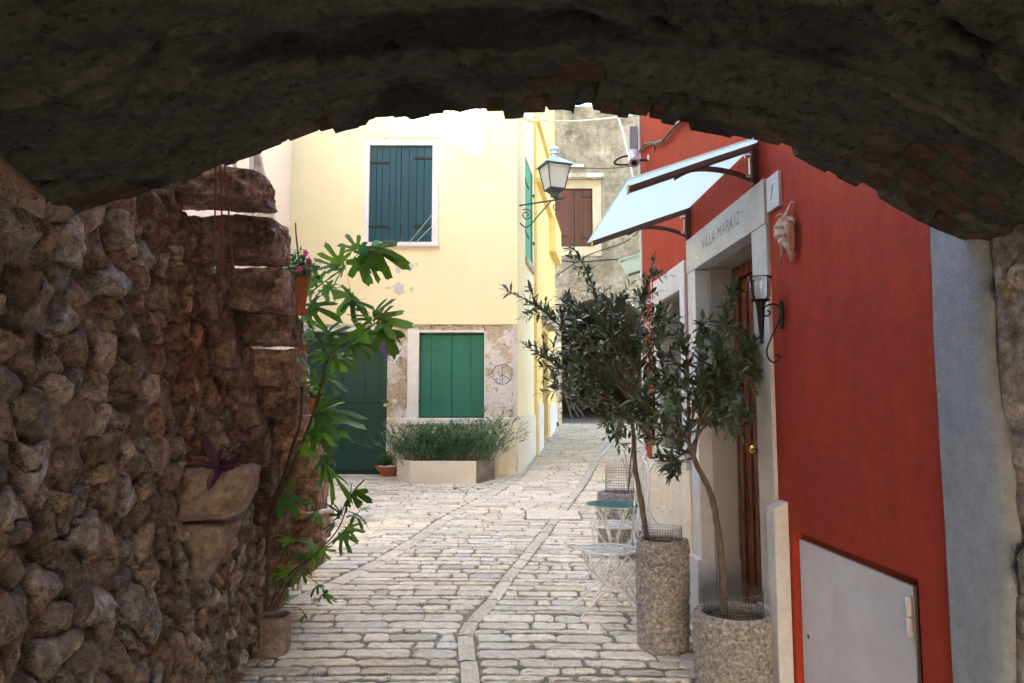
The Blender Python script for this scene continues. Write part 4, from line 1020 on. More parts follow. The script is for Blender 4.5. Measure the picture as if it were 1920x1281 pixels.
# ============================================================ STONE STEPS
def rock_box(mb, x0, x1, y0, y1, z0, z1, amp, seed, nx_=22, ny_=8, nz_=9, rad=.03, slant=0, col=(1, 1, 1), taper=0):
    cx, cy, cz = (x0 + x1) / 2, (y0 + y1) / 2, (z0 + z1) / 2; hx, hy, hz = (x1 - x0) / 2, (y1 - y0) / 2, (z1 - z0) / 2
    def face(fn, a, b):
        A, B = np.meshgrid(np.linspace(-1, 1, a), np.linspace(-1, 1, b), indexing='ij')
        X, Y, Z = fn(A, B); X = X * hx; Y = Y * hy; Z = Z * hz
        # round the corners: clamp to inner box then push out by the radius
        rx, ry, rz = [min(rad, h * .6) for h in (hx, hy, hz)]
        ix, iy, iz = np.clip(X, -hx + rx, hx - rx), np.clip(Y, -hy + ry, hy - ry), np.clip(Z, -hz + rz, hz - rz)
        dx, dy, dz = X - ix, Y - iy, Z - iz; L = np.sqrt(dx * dx + dy * dy + dz * dz) + 1e-9
        X, Y, Z = ix + dx / L * rx, iy + dy / L * ry, iz + dz / L * rz
        n1 = fbm((X + cx) * 7, (Y + cy) * 7, (Z + cz) * 7, 5, seed, .6); n2 = fbm((X + cx) * 7 + 40, (Y + cy) * 7, (Z + cz) * 9, 5, seed + 3, .62)
        n3 = fbm((X + cx) * 6, (Y + cy) * 6 + 30, (Z + cz) * 6, 4, seed + 5)
        rdg = np.abs(fbm((X + cx) * 9, (Y + cy) * 9, (Z + cz) * 14, 3, seed + 9))
        X = X + amp * n1 * 1.0; Y = Y + amp * n2 * 1.4 + amp * 1.2 * rdg * np.sign(-Y) * -1 * .5; Z = Z + amp * n3 * .8
        Z = Z + slant * X
        if taper: X = X - taper * ((hz - Z) / (2 * hz)) ** 2 * (X + hx)
        mb.sheet(np.stack([X + cx, Y + cy, Z + cz], -1), np.broadcast_to(np.array(col), X.shape + (3,)) * (1 + .38 * n1)[..., None])
    O = lambda A: np.ones_like(A)
    face(lambda A, B: (A, -O(A), B), nx_, nz_); face(lambda A, B: (A, O(A), B), nx_, nz_)
    face(lambda A, B: (-O(A), A, B), ny_, nz_); face(lambda A, B: (O(A), A, B), ny_, nz_)
    face(lambda A, B: (A, B, -O(A)), nx_, ny_); face(lambda A, B: (A, B, O(A)), nx_, ny_)
st = thing('stone_staircase', 'open staircase of rough red brown stone blocks jutting from the rubble wall', 'staircase', (-1.4, 4.2, .1))
tread = {}
for i, (xa, xb, ya, yb) in enumerate(ST):
    Y = SY0 + SDY * i
    x0 = at(xa, ya, Y).x - .14; x1 = at(xb, ya, Y).x; z0 = sz0(i); z1 = zt(ya, Y)
    if i not in (0, 3) and i < 7: z0 = zt(ST[i + 1][2], Y + SDY) - .004
    tread[i] = (x1, Y, z1)
    mb = MB(); c = [1.15, .85, .95, .8, 1.1, .8, 1.2, 1, 1, 1][i]
    rock_box(mb, x0, x1, Y, Y + DEP, z0, z1, [.024, .02, .015, .015, .014, .013, .012, .014, .015, .015][i], 50 + i * 7, nx_=70, ny_=26, nz_=26, rad=[.02, .014, .010, .010, .010, .010, .010, .012, .016, .02][i], slant=[-.04, .01, -.02, -.02, .01, .02, .01, 0, 0, 0][i], col=(c, c, c) if i < 7 else (c * 1.4, c * 1.4, c * 1.25))
    mb.build('step', M['step'], st, smooth=False)
# rubble packed under the lower steps (the steps' own support)
mb = MB()
for k in range(9):
    Y = SY0 + SDY * (k + 1.2); rock_box(mb, lwx(Y) - .2, lwx(Y) + .1 + .015 * k, Y, Y + .22, max(-.05, sz0(k + 1) - .32), sz0(k + 1) - .004, .012, 300 + k, 34, 18, 18, .03, 0, (.75, .75, .75))
rock_box(mb, -1.75, -1.38, 5.05, 5.5, .35, .72, .015, 333, 16, 12, 10, .04, 0, (1.2, 1.1, .9))
mb.build('support', M['step'], st, smooth=False)
# thin pale post under the last step
p = gp(560, 1106); mb = MB(); mb.box(p.x - .018, p.x + .018, p.y, p.y + .03, p.z - .02, p.z + .42)
o = mb.build('wooden_post', M['whitewood'], None, loc=p, bevel=.003); tag(o, 'thin pale post standing on the paving beyond the lowest steps', 'post')

# ---- stone trough and corbel on the wall
def lump(name, rings, mat_, loc, parent=None, n=40, amp=.006, seed=0):
    """closed body from stacked rings: (z, cx, cy, hx, hy, squareness)"""
    vs = []; fs = []
    for (z, cx, cy, hx, hy, sq) in rings:
        for k in range(n):
            a = 2 * math.pi * k / n; ca, sa = math.cos(a), math.sin(a)
            x = cx + hx * abs(ca) ** sq * (1 if ca > 0 else -1); y = cy + hy * abs(sa) ** sq * (1 if sa > 0 else -1)
            q = mnoise.fractal(Vector((x * 9, y * 9, z * 9 + seed)), 1, 2, 4) * amp
            vs.append((x + q * ca, y + q * sa, z + q * .4))
    for i in range(len(rings) - 1):
        for k in range(n): a = i * n + k; b = i * n + (k + 1) % n; fs.append((a, b, b + n, a + n))
    fs.append(tuple(reversed(range(n)))); m = (len(rings) - 1) * n; fs.append(tuple(range(m, m + n)))
    mb = MB(); mb.add(vs, fs); return mb.build(name, mat_, parent, smooth=True, loc=loc)
TY = 3.32
tx0, tx1 = at(358, 900, TY).x - .10, at(464, 900, TY).x; tz0, tz1 = zt(978, TY), zt(876, TY)
cx_, hx_ = (tx0 + tx1) / 2, (tx1 - tx0) / 2
rg = []
for t in np.linspace(0, 1, 16):
    k = 1 - .17 * (1 - t) ** 2.2; rr = min(1, .9 + t); 
    rg.append((tz0 + (tz1 - tz0) * t, tx0 + hx_ * k, TY + .13, hx_ * k, .15 * k, .42))
rg += [(tz1 + .002, cx_, TY + .13, hx_ - .012, .135, .45), (tz1 - .004, cx_, TY + .13, hx_ - .035, .115, .5), (tz1 - .05, cx_, TY + .13, hx_ - .045, .105, .5)]
mb = MB(); rock_box(mb, tx0, tx1, TY, TY + .22, tz0, tz1, .016, 910, 60, 36, 44, .05, 0, (1, 1, 1), taper=.22)
o = mb.build('stone_trough', M['trough'], None, smooth=True, loc=(cx_, TY, tz0))
mb = MB(); mb.box(tx0 + .05, tx1 - .05, TY + .04, TY + .18, tz1 - .03, tz1 + .004); so_ = mb.build('soil', M['soil'], None, loc=(cx_, TY, tz0)); so_.location = (0, 0, 0); so_.parent = o
tag(o, 'rounded purple brown stone trough set on a corbel on the rubble wall', 'planter')
rg = []
kz0, kz1 = zt(1095, TY), tz0 - .02; kx1 = at(424, 985, TY).x
for t in np.linspace(0, 1, 14):
    xr = lwx(TY) + .10 + (kx1 - lwx(TY) - .10) * t ** .8
    x0_ = lwx(TY) - .05; rg.append((kz0 + (kz1 - kz0) * t, (x0_ + xr) / 2, TY + .13, (xr - x0_) / 2, .05 + .075 * t, .55))
o = lump('stone_corbel', rg, M['trough'], (cx_ - .1, TY, kz0), amp=.022, seed=9)
tag(o, 'tapering stone corbel under the trough on the rubble wall', 'corbel')

# ============================================================ LEAVES
def leaf(mb, p, d, n, L, Wd, col=(1, 1, 1), fold=.25, curl=.15, segs=3):
    """pointed leaf from p along d, upper side n"""
    d = Vector(d).normalized(); n = Vector(n); n = (n - d * n.dot(d)); 
    if n.length < 1e-4: n = d.orthogonal()
    n.normalize(); s = d.cross(n)
    prof = {3: [(0, .12), (.3, .9), (.62, .85), (1, 0)], 2: [(0, .2), (.45, 1), (1, 0)]}[segs]
    vs = []; fs = []
    for i, (t, w_) in enumerate(prof):
        c = p + d * L * t - n * L * curl * t * t
        if w_ == 0: vs.append(c)
        else:
            e = s * Wd * .5 * w_; u = n * Wd * .5 * w_ * fold
            vs += [c - e + u, c, c + e + u]
    k = len(prof) - 1
    for i in range(k - 1):
        b = i * 3; fs += [(b, b + 1, b + 4, b + 3), (b + 1, b + 2, b + 5, b + 4)]
    b = (k - 1) * 3; fs += [(b, b + 1, b + 3), (b + 1, b + 2, b + 3)]
    mb.add(vs, fs, col)
def smooth_path(pts, k=5):
    pts = [Vector(p) for p in pts]; out = []
    for i in range(len(pts) - 1):
        p0 = pts[max(0, i - 1)]; p1 = pts[i]; p2 = pts[i + 1]; p3 = pts[min(len(pts) - 1, i + 2)]
        for j in range(k):
            t = j / k
            out.append(.5 * ((2 * p1) + (-p0 + p2) * t + (2 * p0 - 5 * p1 + 4 * p2 - p3) * t * t + (-p0 + 3 * p1 - 3 * p2 + p3) * t ** 3))
    out.append(pts[-1]); return out
def twig_leaves(mbw, mbl, path, rnd, Ll, Lw, gap, spread=.9, r0=.0028, start=.1, dens=1.0, tint=None):
    n = len(path); mbw.tube(path, [max(.0008, r0 * (1 - .75 * i / n)) for i in range(n)], 4, False)
    acc = 0; side = rnd.uniform(0, 3.14); total = sum((path[i + 1] - path[i]).length for i in range(n - 1)); run = 0
    for i in range(n - 1):
        a, b = path[i], path[i + 1]; d = (b - a); l = d.length
        if l < 1e-6: continue
        d.normalize(); u = d.orthogonal().normalized(); w_ = d.cross(u); t = 0
        while t < l:
            if (run + t) / total >= start:
                side += 1.57 + rnd.uniform(-.3, .3)
                for sg in (0, math.pi):
                    if rnd.random() > dens: continue
                    a_ = side + sg; o = u * math.cos(a_) + w_ * math.sin(a_)
                    ld = (d * rnd.uniform(.55, 1.1) + o * spread + Vector((0, 0, rnd.uniform(-.15, .3)))).normalized()
                    nn = (d - ld * d.dot(ld)) * .5 + Vector((rnd.uniform(-.5, .5), rnd.uniform(-.5, .5), 1))
                    b_ = rnd.uniform(.55, 1.45); c = (b_, b_, b_ * rnd.uniform(.75, 1.1))
                    if rnd.random() < .14: c = (b_ * 1.9, b_ * 1.7, b_ * 1.9)      # pale underside colour of a young leaf
                    s_ = rnd.uniform(.6, 1.12) * (1 - .35 * ((run + t) / total) ** 3)
                    leaf(mbl, a + d * t, ld, nn, Ll * s_, Lw * s_, c, curl=rnd.uniform(-.05, .22))
            t += gap * rnd.uniform(.8, 1.25)
        run += l
    leaf(mbl, path[-1], path[-1] - path[-2], (0, 0, 1), Ll * .7, Lw * .7, (1.1, 1.15, 1.0))

def olive(label, base_pt, trunk, limbs, Y, seed, ll, lw, r0, ntw, name='olive_tree', depth=.28, twl=(.12, .26)):
    rnd = random.Random(seed)
    root = thing(name, label, 'tree', base_pt)
    tp = smooth_path([at(a, b, Y + dy) for a, b, dy in trunk]); mb = MB()
    m = len(tp); tp2 = [p + Vector((mnoise.noise(p * 25) * .004, 0, 0)) for p in tp]
    mb.tube(tp2, [r0 * (1 - .45 * i / m) * (1 + .12 * mnoise.noise(p * 40)) for i, p in enumerate(tp2)], 10)
    mb.build('trunk', M['bark'], root, smooth=True)
    mw = MB(); ml = MB()
    for L in limbs:
        pts, full, rr = L[0], L[1], L[2]
        k0 = rnd.uniform(-1, 1)
        P3 = smooth_path([at(q[0], q[1], Y + (q[2] if len(q) > 2 else (k0 * depth * (i / max(1, len(pts) - 1)))) ) for i, q in enumerate(pts)], 6)
        n = len(P3); mw.tube(P3, [rr * (1 - .8 * i / n) + .001 for i in range(n)], 6, False)
        if full <= 0: continue
        # side twigs
        for k in range(int(ntw * full)):
            t = rnd.uniform(.18, 1.0); i = min(n - 2, int(t * (n - 1))); b = P3[i]; d = (P3[i + 1] - P3[i]).normalized()
            o = Vector((rnd.gauss(0, 1), rnd.gauss(0, 1) * .9, rnd.gauss(.15, .8))); o = (o - d * o.dot(d) * .6).normalized()
            l = rnd.uniform(*twl) * (1.1 - .5 * t); e = b + (d * .6 + o).normalized() * l; mid_ = b.lerp(e, .5) + Vector((rnd.uniform(-.02, .02), rnd.uniform(-.02, .02), rnd.uniform(-.01, .02)))
            twig_leaves(mw, ml, [b, b.lerp(mid_, .6), mid_, mid_.lerp(e, .6), e], rnd, ll, lw, .026, dens=.82)
        twig_leaves(mw, ml, P3[int(n * .35):], rnd, ll, lw, .026, r0=.003, dens=.9)
    mw.build('branches', M['bark'], root); ml.build('crown', M['olive'], root)
    return root

# ============================================================ PLANTERS
def planter(label, px, Yc, r, h, z0, name='stone_planter', seed=0, sq=1.0):
    c = at(px, 1000, Yc); c.z = z0
    n = 150; m = 64; vs = []; fs = []
    for i in range(m + 1):
        t = i / m; z = h * t
        for k in range(n):
            a = 6.2832 * k / n; rr = r * (1 - .03 * (1 - t) ** 2)
            if t < .06: rr -= (.06 - t) * .25
            ca, sa = math.cos(a), math.sin(a)
            q = mnoise.fractal(Vector((ca * r * 26, sa * r * 26, z * 22 + seed)), 1, 2, 4); q2 = mnoise.noise(Vector((ca * 2, sa * 2, z * 4 + seed)))
            q3 = abs(mnoise.noise(Vector((ca * r * 60, sa * r * 60, z * 45 + seed))))
            rr += q * .010 - q3 * .013 + q2 * .007
            if t > .97: rr -= (t - .97) * .3
            vs.append(c + Vector((ca * rr, sa * rr * sq, z)))
    for i in range(m):
        for k in range(n): a = i * n + k; b = i * n + (k + 1) % n; fs.append((a, b, b + n, a + n))
    b0 = m * n
    for j, (rr_, dz) in enumerate(((r * .90, .004), (r * .80, .002), (r * .765, -.008), (r * .75, -.05))):
        for k in range(n):
            a = 6.2832 * k / n; q = mnoise.noise(Vector((math.cos(a) * 6, math.sin(a) * 6, seed + j))) * .006
            vs.append(c + Vector((math.cos(a) * (rr_ + q), math.sin(a) * (rr_ + q) * sq, h + dz + q * .5)))
        s = b0 + n * (j + 1)
        for k in range(n): fs.append((s - n + k, s - n + (k + 1) % n, s + (k + 1) % n, s + k))
    fs.append(tuple(reversed(range(n))))
    root = thing(name, label, 'planter', c); mb = MB(); mb.add(vs, fs); mb.build('pot', M['pot_stone'], root, smooth=True)
    mb = MB(); mb.lathe(c + Vector((0, 0, h - .035)), [(r * .77, -.02), (r * .77, 0), (r * .5, .012), (r * .2, .016), (.004, .018)], 28, jit=.01, sy=sq); mb.build('soil', M['soil'], root)
    return c, root
def cage(label, c, r, z0, z1, seed=0, sq=1, step=.0165, missing=0, arc=(0, 6.2832), wr=.0012):
    rnd = random.Random(seed); mb = MB(); n = int((arc[1] - arc[0]) * r / step); rings = max(3, int((z1 - z0) / step)); st_ = (z1 - z0) / rings
    def P(a, z): q = mnoise.noise(Vector((math.cos(a) * 2, math.sin(a) * 2, z * 6 + seed))) * .008; return Vector((c.x + math.cos(a) * (r + q), c.y + math.sin(a) * (r + q) * sq, z))
    for k in range(n + 1):
        a = arc[0] + (arc[1] - arc[0]) * k / n; mb.tube([P(a, z0), P(a, (z0 + z1) / 2), P(a, z1 + rnd.uniform(0, st_ * .6))], wr, 3, False)
    for i in range(rings + 1):
        z = z0 + st_ * i; mb.tube([P(arc[0] + (arc[1] - arc[0]) * k / 40, z) for k in range(41)], wr, 3, False)
    o = mb.build('wire_cage', M['wire'], None, loc=(c.x, c.y, z0)); tag(o, label, 'wire mesh', 'wire mesh collars in the stone planters'); return o
cA, pA = planter('tall round chiselled stone planter holding the taller olive tree', 1241, 4.62, .165, .675, g(4.6), seed=1)
cB, pB = planter('short wide chiselled stone planter by the doorway in front', 1372, 3.93, .212, .43, 0, seed=5)
cC, pC = planter('stone planter behind the bistro table, third and farthest from the passage', 1163, 7.0, .215, .60, g(7.0), seed=8)
cage('low wire mesh collar in the tall middle planter', cA + Vector((.0, 0, 0)), .125, cA.z + .66, cA.z + .745, 1)
cage('low wire mesh collar in the short front planter', cB, .155, .385, .54, 2)
cage('tall wire mesh collar in the farthest planter', cC + Vector((0, 0, 0)), .135, cC.z + .57, cC.z + .84, 3, wr=.0016, step=.024)

OA = olive('taller olive tree with dense dark crown in the tall stone planter', (cA.x - .02, cA.y, cA.z + .64),
    [(1214, 1015, .0), (1204, 950, 0), (1192, 880, 0), (1187, 810, 0), (1184, 750, 0), (1188, 690, .02)],
    [([(1186, 760), (1150, 690), (1130, 600), (1105, 520), (1070, 455)], 1.35, .009),
     ([(1188, 700), (1196, 620), (1212, 550), (1226, 485)], 1.2, .008),
     ([(1186, 760), (1130, 690), (1060, 620), (1000, 570), (948, 545)], 1.35, .008),
     ([(1186, 780), (1120, 730), (1050, 690), (975, 640)], 1.2, .008),
     ([(1186, 770), (1130, 745), (1080, 738), (1035, 722)], 1.3, .007),
     ([(1186, 790), (1130, 770), (1090, 750), (1060, 690)], 1.2, .006),
     ([(1185, 760), (1160, 800), (1160, 840)], .8, .005), ([(1186, 780), (1210, 790), (1225, 800)], .6, .005),
     ([(1188, 720), (1150, 650), (1110, 590), (1050, 560)], 1.4, .007),
     ([(1188, 700), (1170, 620), (1150, 560)], 1.5, .007), ([(1190, 700), (1230, 640), (1250, 580)], 1.0, .006),
     ([(1186, 740), (1110, 700), (1060, 660)], 1.4, .007), ([(1186, 740), (1150, 700), (1100, 640), (1080, 600)], 1.5, .007),
     ([(1188, 740), (1200, 690), (1190, 640)], 1.0, .006), ([(1186, 770), (1240, 720), (1250, 690)], .6, .006)],
    4.60, 5, .080, .027, .019, 11, depth=.36, twl=(.09, .25))
OB = olive('nearer olive tree with larger glossy leaves and bent trunk in the short stone planter', (cB.x, cB.y, .38),
    [(1359, 1150, 0), (1354, 1070, 0), (1345, 985, .0), (1332, 925, 0), (1303, 865, 0), (1287, 815, 0)],
    [([(1300, 862), (1316, 770), (1345, 690), (1362, 610), (1368, 552)], 1.0, .009),
     ([(1290, 830), (1306, 740), (1318, 650), (1318, 600)], 1.1, .008),
     ([(1288, 830), (1262, 750), (1236, 660), (1238, 590)], 1.1, .007),
     ([(1290, 850), (1320, 800), (1350, 778), (1400, 774), (1425, 760)], .35, .006),
     ([(1310, 800), (1350, 740), (1400, 705), (1440, 690), (1470, 702)], 1.7, .006),
     ([(1320, 780), (1370, 700), (1400, 665), (1398, 625)], 1.1, .005),
     ([(1295, 860), (1270, 866), (1245, 872)], .8, .005),
     ([(1290, 820), (1240, 780), (1190, 750), (1150, 770)], .8, .006),
     ([(1290, 800), (1290, 700), (1280, 620)], .9, .007), ([(1300, 800), (1350, 740), (1390, 740)], 1.0, .006),
     ([(1310, 780), (1345, 690), (1345, 620)], 1.0, .006), ([(1310, 790), (1360, 790), (1385, 800)], .5, .005),
     ([(1290, 830), (1240, 810), (1220, 770)], .8, .005)],
    3.95, 9, .092, .034, .021, 12, depth=.20, twl=(.07, .18))

# small bare shrub in the farthest planter
rs_ = random.Random(6); rt = thing('bare_shrub', 'thin leafless twiggy sapling tied in the farthest planter', 'sapling', cC + Vector((.04, 0, .56)))
mb = MB()
for pts in ([(1178, 925), (1182, 870), (1187, 820), (1186, 770)], [(1178, 925), (1174, 880), (1165, 860)], [(1180, 900), (1176, 870), (1170, 845)], [(1176, 925), (1190, 860), (1196, 800)]):
    mb.tube(smooth_path([at(a, b, 7.0) for a, b in pts], 3), .008 if len(pts) > 3 else .003, 5)
mb.build('stem', M['bark'], rt)

# ============================================================ FIG
fp = gp(514, 1214)
rg = []
fcx, fcy = at(514, 1180, 4.55).x, 4.55
for t in np.linspace(0, 1, 12): rg.append((.002 + .235 * t, fcx, fcy, .088 + .006 * t, .09, .62))
rg += [(.240, fcx, fcy, .080, .08, .62), (.225, fcx, fcy, .068, .07, .62), (.19, fcx, fcy, .062, .065, .62)]
o = lump('stone_pot', rg, M['trough'], (fcx, fcy, 0), amp=.009, seed=5); tag(o, 'small rough brown stone pot at the foot of the rubble wall holding the fig', 'pot')
fr_ = random.Random(12)
def figleaf(mb, p, d, n, S, rnd):
    d = Vector(d).normalized(); n = Vector(n); n = n - d * n.dot(d)
    if n.length < 1e-3: n = d.orthogonal()
    n.normalize(); s = d.cross(n)
    lobes = [(0, 1.0, .24), (.66 + rnd.uniform(-.12, .12), .9, .22), (-.66 + rnd.uniform(-.12, .12), .9, .22), (1.3, .66, .21), (-1.3, .66, .21)]
    if rnd.random() < .35: lobes = [(0, 1.0, .36), (.8, .78, .34), (-.8, .78, .34), (1.6, .5, .4), (-1.6, .5, .4)]
    N = 56; K = 4; vs = [p]; fs = []
    dr_ = rnd.uniform(.15, .6); tw = rnd.uniform(-.3, .3)
    b = rnd.uniform(.6, 1.5); col = (b * rnd.uniform(.85, 1.3), b, b * rnd.uniform(.6, 1.0))
    if rnd.random() < .12: col = (b * .8, b * .95, b * 1.6)
    R_ = []
    for k in range(N):
        th = -2.5 + 5.0 * k / (N - 1)
        r_ = .33 if abs(th) < 1.6 else .2
        for a, l, w_ in lobes:
            q = abs(th - a) / w_
            if q < 1: r_ = max(r_, l * (1 - q ** 2.6) ** .55 * (1 + .05 * math.sin(th * 40)))
        R_.append((th, r_ * S))
    for i in range(1, K + 1):
        t = i / K
        for th, r_ in R_:
            rr = r_ * t; x = math.cos(th) * rr; y = math.sin(th) * rr
            z = -dr_ * (rr * rr) / S + .02 * S * math.cos(th * 5) * t + tw * y * x / S + .05 * S * math.sin(x / S * 5 + y / S * 3 + b * 9)
            vs.append(p + d * x + s * y + n * z)
    for k in range(N - 1):
        fs.append((0, 1 + k, 2 + k))
        for i in range(K - 1): a = 1 + i * N + k; fs.append((a, a + N, a + N + 1, a + 1))
    mb.add(vs, fs, col)
fig = thing('fig_tree', 'young fig tree with big lobed green leaves growing beside the stone steps', 'tree', (fcx, fcy, .2))
mw = MB(); FY = 4.5
stems = [([(500, 1145, .05), (503, 1050, .05), (506, 960, .0), (530, 900, -.12), (548, 840, -.2), (563, 790, -.25), (566, 720, -.15), (567, 600, -.1), (564, 520, -.1), (556, 450, -.1), (554, 418, -.1)], .013),
         ([(506, 965, .0), (536, 905, -.15), (575, 810, -.3), (600, 732, -.32), (617, 669, -.33), (655, 640, -.35), (708, 603, -.4)], .010),
         ([(617, 669, -.33), (600, 640, -.33), (576, 600, -.33), (568, 570, -.33)], .005),
         ([(566, 562, -.1), (600, 535, -.15), (640, 505, -.2), (678, 470, -.25)], .005),
         ([(505, 1140, .0), (540, 1080, -.05), (590, 1040, -.1), (635, 990, -.15), (655, 930, -.2), (660, 905, -.2)], .007),
         ([(520, 1140, .0), (545, 1085, -.05), (600, 1035, -.05), (650, 990, -.1), (676, 955, -.15)], .006),
         ([(530, 1110, .0), (560, 1075, 0), (590, 1090, 0), (615, 1115, 0)], .003), ([(510, 1100, .1), (540, 1020, .1), (590, 960, .1), (588, 940, .1)], .005),
         ([(508, 1135, .0), (520, 1100, 0), (545, 1060, 0)], .004), ([(520, 1140, 0), (560, 1140, 0), (572, 1155, 0)], .002)]
SPT = []
for pts, r_ in stems:
    P3 = smooth_path([at(a, b, FY + dy) for a, b, dy in pts], 6); n = len(P3)
    mw.tube(P3, [max(.0022, r_ * (1 - .7 * i / n)) for i in range(n)], 7); SPT += P3
mw.build('trunk', M['figbark'], fig, smooth=True)
ml = MB(); mp_ = MB()
# leaf: attachment pixel, tip pixel
FL = [(672, 472, 650, 432, -.22), (665, 478, 745, 462, -.25), (690, 468, 770, 480, -.3), (640, 500, 610, 452, -.2), (640, 505, 590, 478, -.2), (650, 500, 610, 520, -.2), (672, 480, 690, 540, -.25), (690, 485, 712, 530, -.3),
      (600, 535, 560, 500, -.15), (610, 530, 640, 560, -.2), (590, 545, 545, 555, -.15), (600, 540, 645, 545, -.2), (570, 575, 640, 585, -.25), (576, 590, 548, 610, -.2), (570, 600, 620, 610, -.3),
      (650, 560, 700, 590, -.35), (660, 545, 640, 590, -.35), (708, 603, 770, 600, -.4), (708, 605, 765, 640, -.4), (705, 600, 735, 570, -.4), (700, 605, 660, 575, -.4), (712, 610, 745, 665, -.42), (690, 612, 650, 660, -.35), (700, 600, 720, 555, -.4), (690, 590, 660, 520, -.38),
      (655, 640, 700, 670, -.35), (640, 650, 600, 620, -.35), (617, 669, 570, 655, -.35), (617, 669, 650, 700, -.35), (620, 665, 670, 680, -.35), (600, 640, 560, 625, -.3), (605, 640, 650, 600, -.33), (590, 620, 550, 640, -.3), (600, 720, 560, 690, -.3), (605, 715, 660, 720, -.3), (600, 735, 580, 700, -.3), (610, 700, 640, 735, -.3), (590, 770, 640, 745, -.3), (600, 745, 575, 760, -.28),
      (590, 775, 695, 782, -.32), (585, 790, 655, 820, -.32), (580, 800, 635, 850, -.3), (580, 800, 600, 840, -.3), (575, 815, 640, 770, -.3), (566, 830, 600, 815, -.28), (560, 840, 590, 880, -.25), (600, 850, 645, 905, -.25), (600, 868, 690, 925, -.25), (560, 860, 525, 870, -.15), (545, 895, 560, 930, -.1),
      (655, 925, 700, 930, -.2), (655, 930, 685, 912, -.2), (655, 940, 630, 960, -.2), (640, 970, 620, 940, -.15), (660, 965, 690, 985, -.15), (665, 965, 700, 965, -.15), (676, 955, 700, 950, -.15), (650, 985, 670, 1025, -.12), (640, 995, 655, 1040, -.12), (630, 985, 600, 990, -.12), (600, 1025, 620, 1060, -.1), (600, 1030, 560, 1000, -.05), (590, 1040, 600, 1070, -.1), (570, 1055, 545, 1020, -.05), (560, 1060, 580, 1095, -.03), (590, 1035, 560, 1045, -.05),
      (540, 1080, 515, 1050, .0), (545, 1070, 560, 1105, 0), (585, 960, 610, 985, .1), (588, 945, 560, 935, .1), (545, 1020, 520, 990, .08), (520, 1070, 505, 1100, .05),
      (610, 1110, 590, 1130, 0), (612, 1112, 615, 1145, 0), (605, 1105, 630, 1135, 0), (600, 1095, 575, 1115, 0), (610, 1100, 595, 1095, 0), (530, 930, 560, 960, .0), (528, 925, 545, 905, -.1), (572, 1152, 560, 1165, 0), (540, 1110, 530, 1130, .02), (548, 660, 600, 680, -.3)]
for (a, b, c, d_, dy) in FL:
    p = at(a, b, FY + dy + fr_.uniform(-.03, .03)); q = at(c, d_, FY + dy + fr_.uniform(-.10, .06))
    v = q - p; L = v.length
    j = min(SPT, key=lambda s: (s - p).length_squared)
    pet = p + v * .12
    mp_.tube([j, j.lerp(pet, .5) + Vector((0, 0, .01)), pet], .0016, 4, False)
    nn = Vector((fr_.uniform(-.8, .8), fr_.uniform(-1.0, .3), fr_.uniform(.2, 1.0)))
    figleaf(ml, pet, v, nn, max(.05, L * (.88 if b < 640 else .74)), fr_)
ml.build('leaves', M['fig'], fig, smooth=True); mp_.build('leaf_stalk', M['freshleaf'], fig)

# ---- purple plant in the trough
pp_ = thing('purple_plant', 'dark purple leafed plant growing in the stone trough', 'plant', (cx_ - .05, TY + .05, tz1))
ml = MB(); mw = MB(); c0 = at(408, 876, TY - .015)
for (a, b, w_) in ((380, 808, .030), (375, 870, .028), (362, 862, .018), (388, 922, .034), (408, 898, .026), (450, 862, .028), (440, 878, .032), (418, 836, .026), (425, 858, .026), (395, 850, .02), (452, 872, .02)):
    q = at(a, b, TY - .03 + fr_.uniform(-.10, .03)); leaf(ml, c0, q - c0, (fr_.uniform(-.4, .4), -.8, .6), (q - c0).length, w_ * 1.45, (fr_.uniform(.7, 1.4),) * 3, fold=.3, curl=.06)
s2 = [c0, at(430, 850, TY), at(447, 828, TY), at(460, 808, TY)]; mw.tube(smooth_path(s2, 4), .004, 5)
for (p_, a, b) in ((s2[2], 462, 832), (s2[3], 492, 795), (s2[3], 470, 815), (s2[2], 452, 812), (s2[1], 448, 850), (s2[1], 420, 835)):
    q = at(a, b, TY - .03); leaf(ml, p_, q - p_, (0, -.6, .8), (q - p_).length, .028, (1.2, 1.1, 1.3), curl=.05)
ml.build('leaves', M['purple'], pp_); mw.build('stem', M['purple'], pp_)
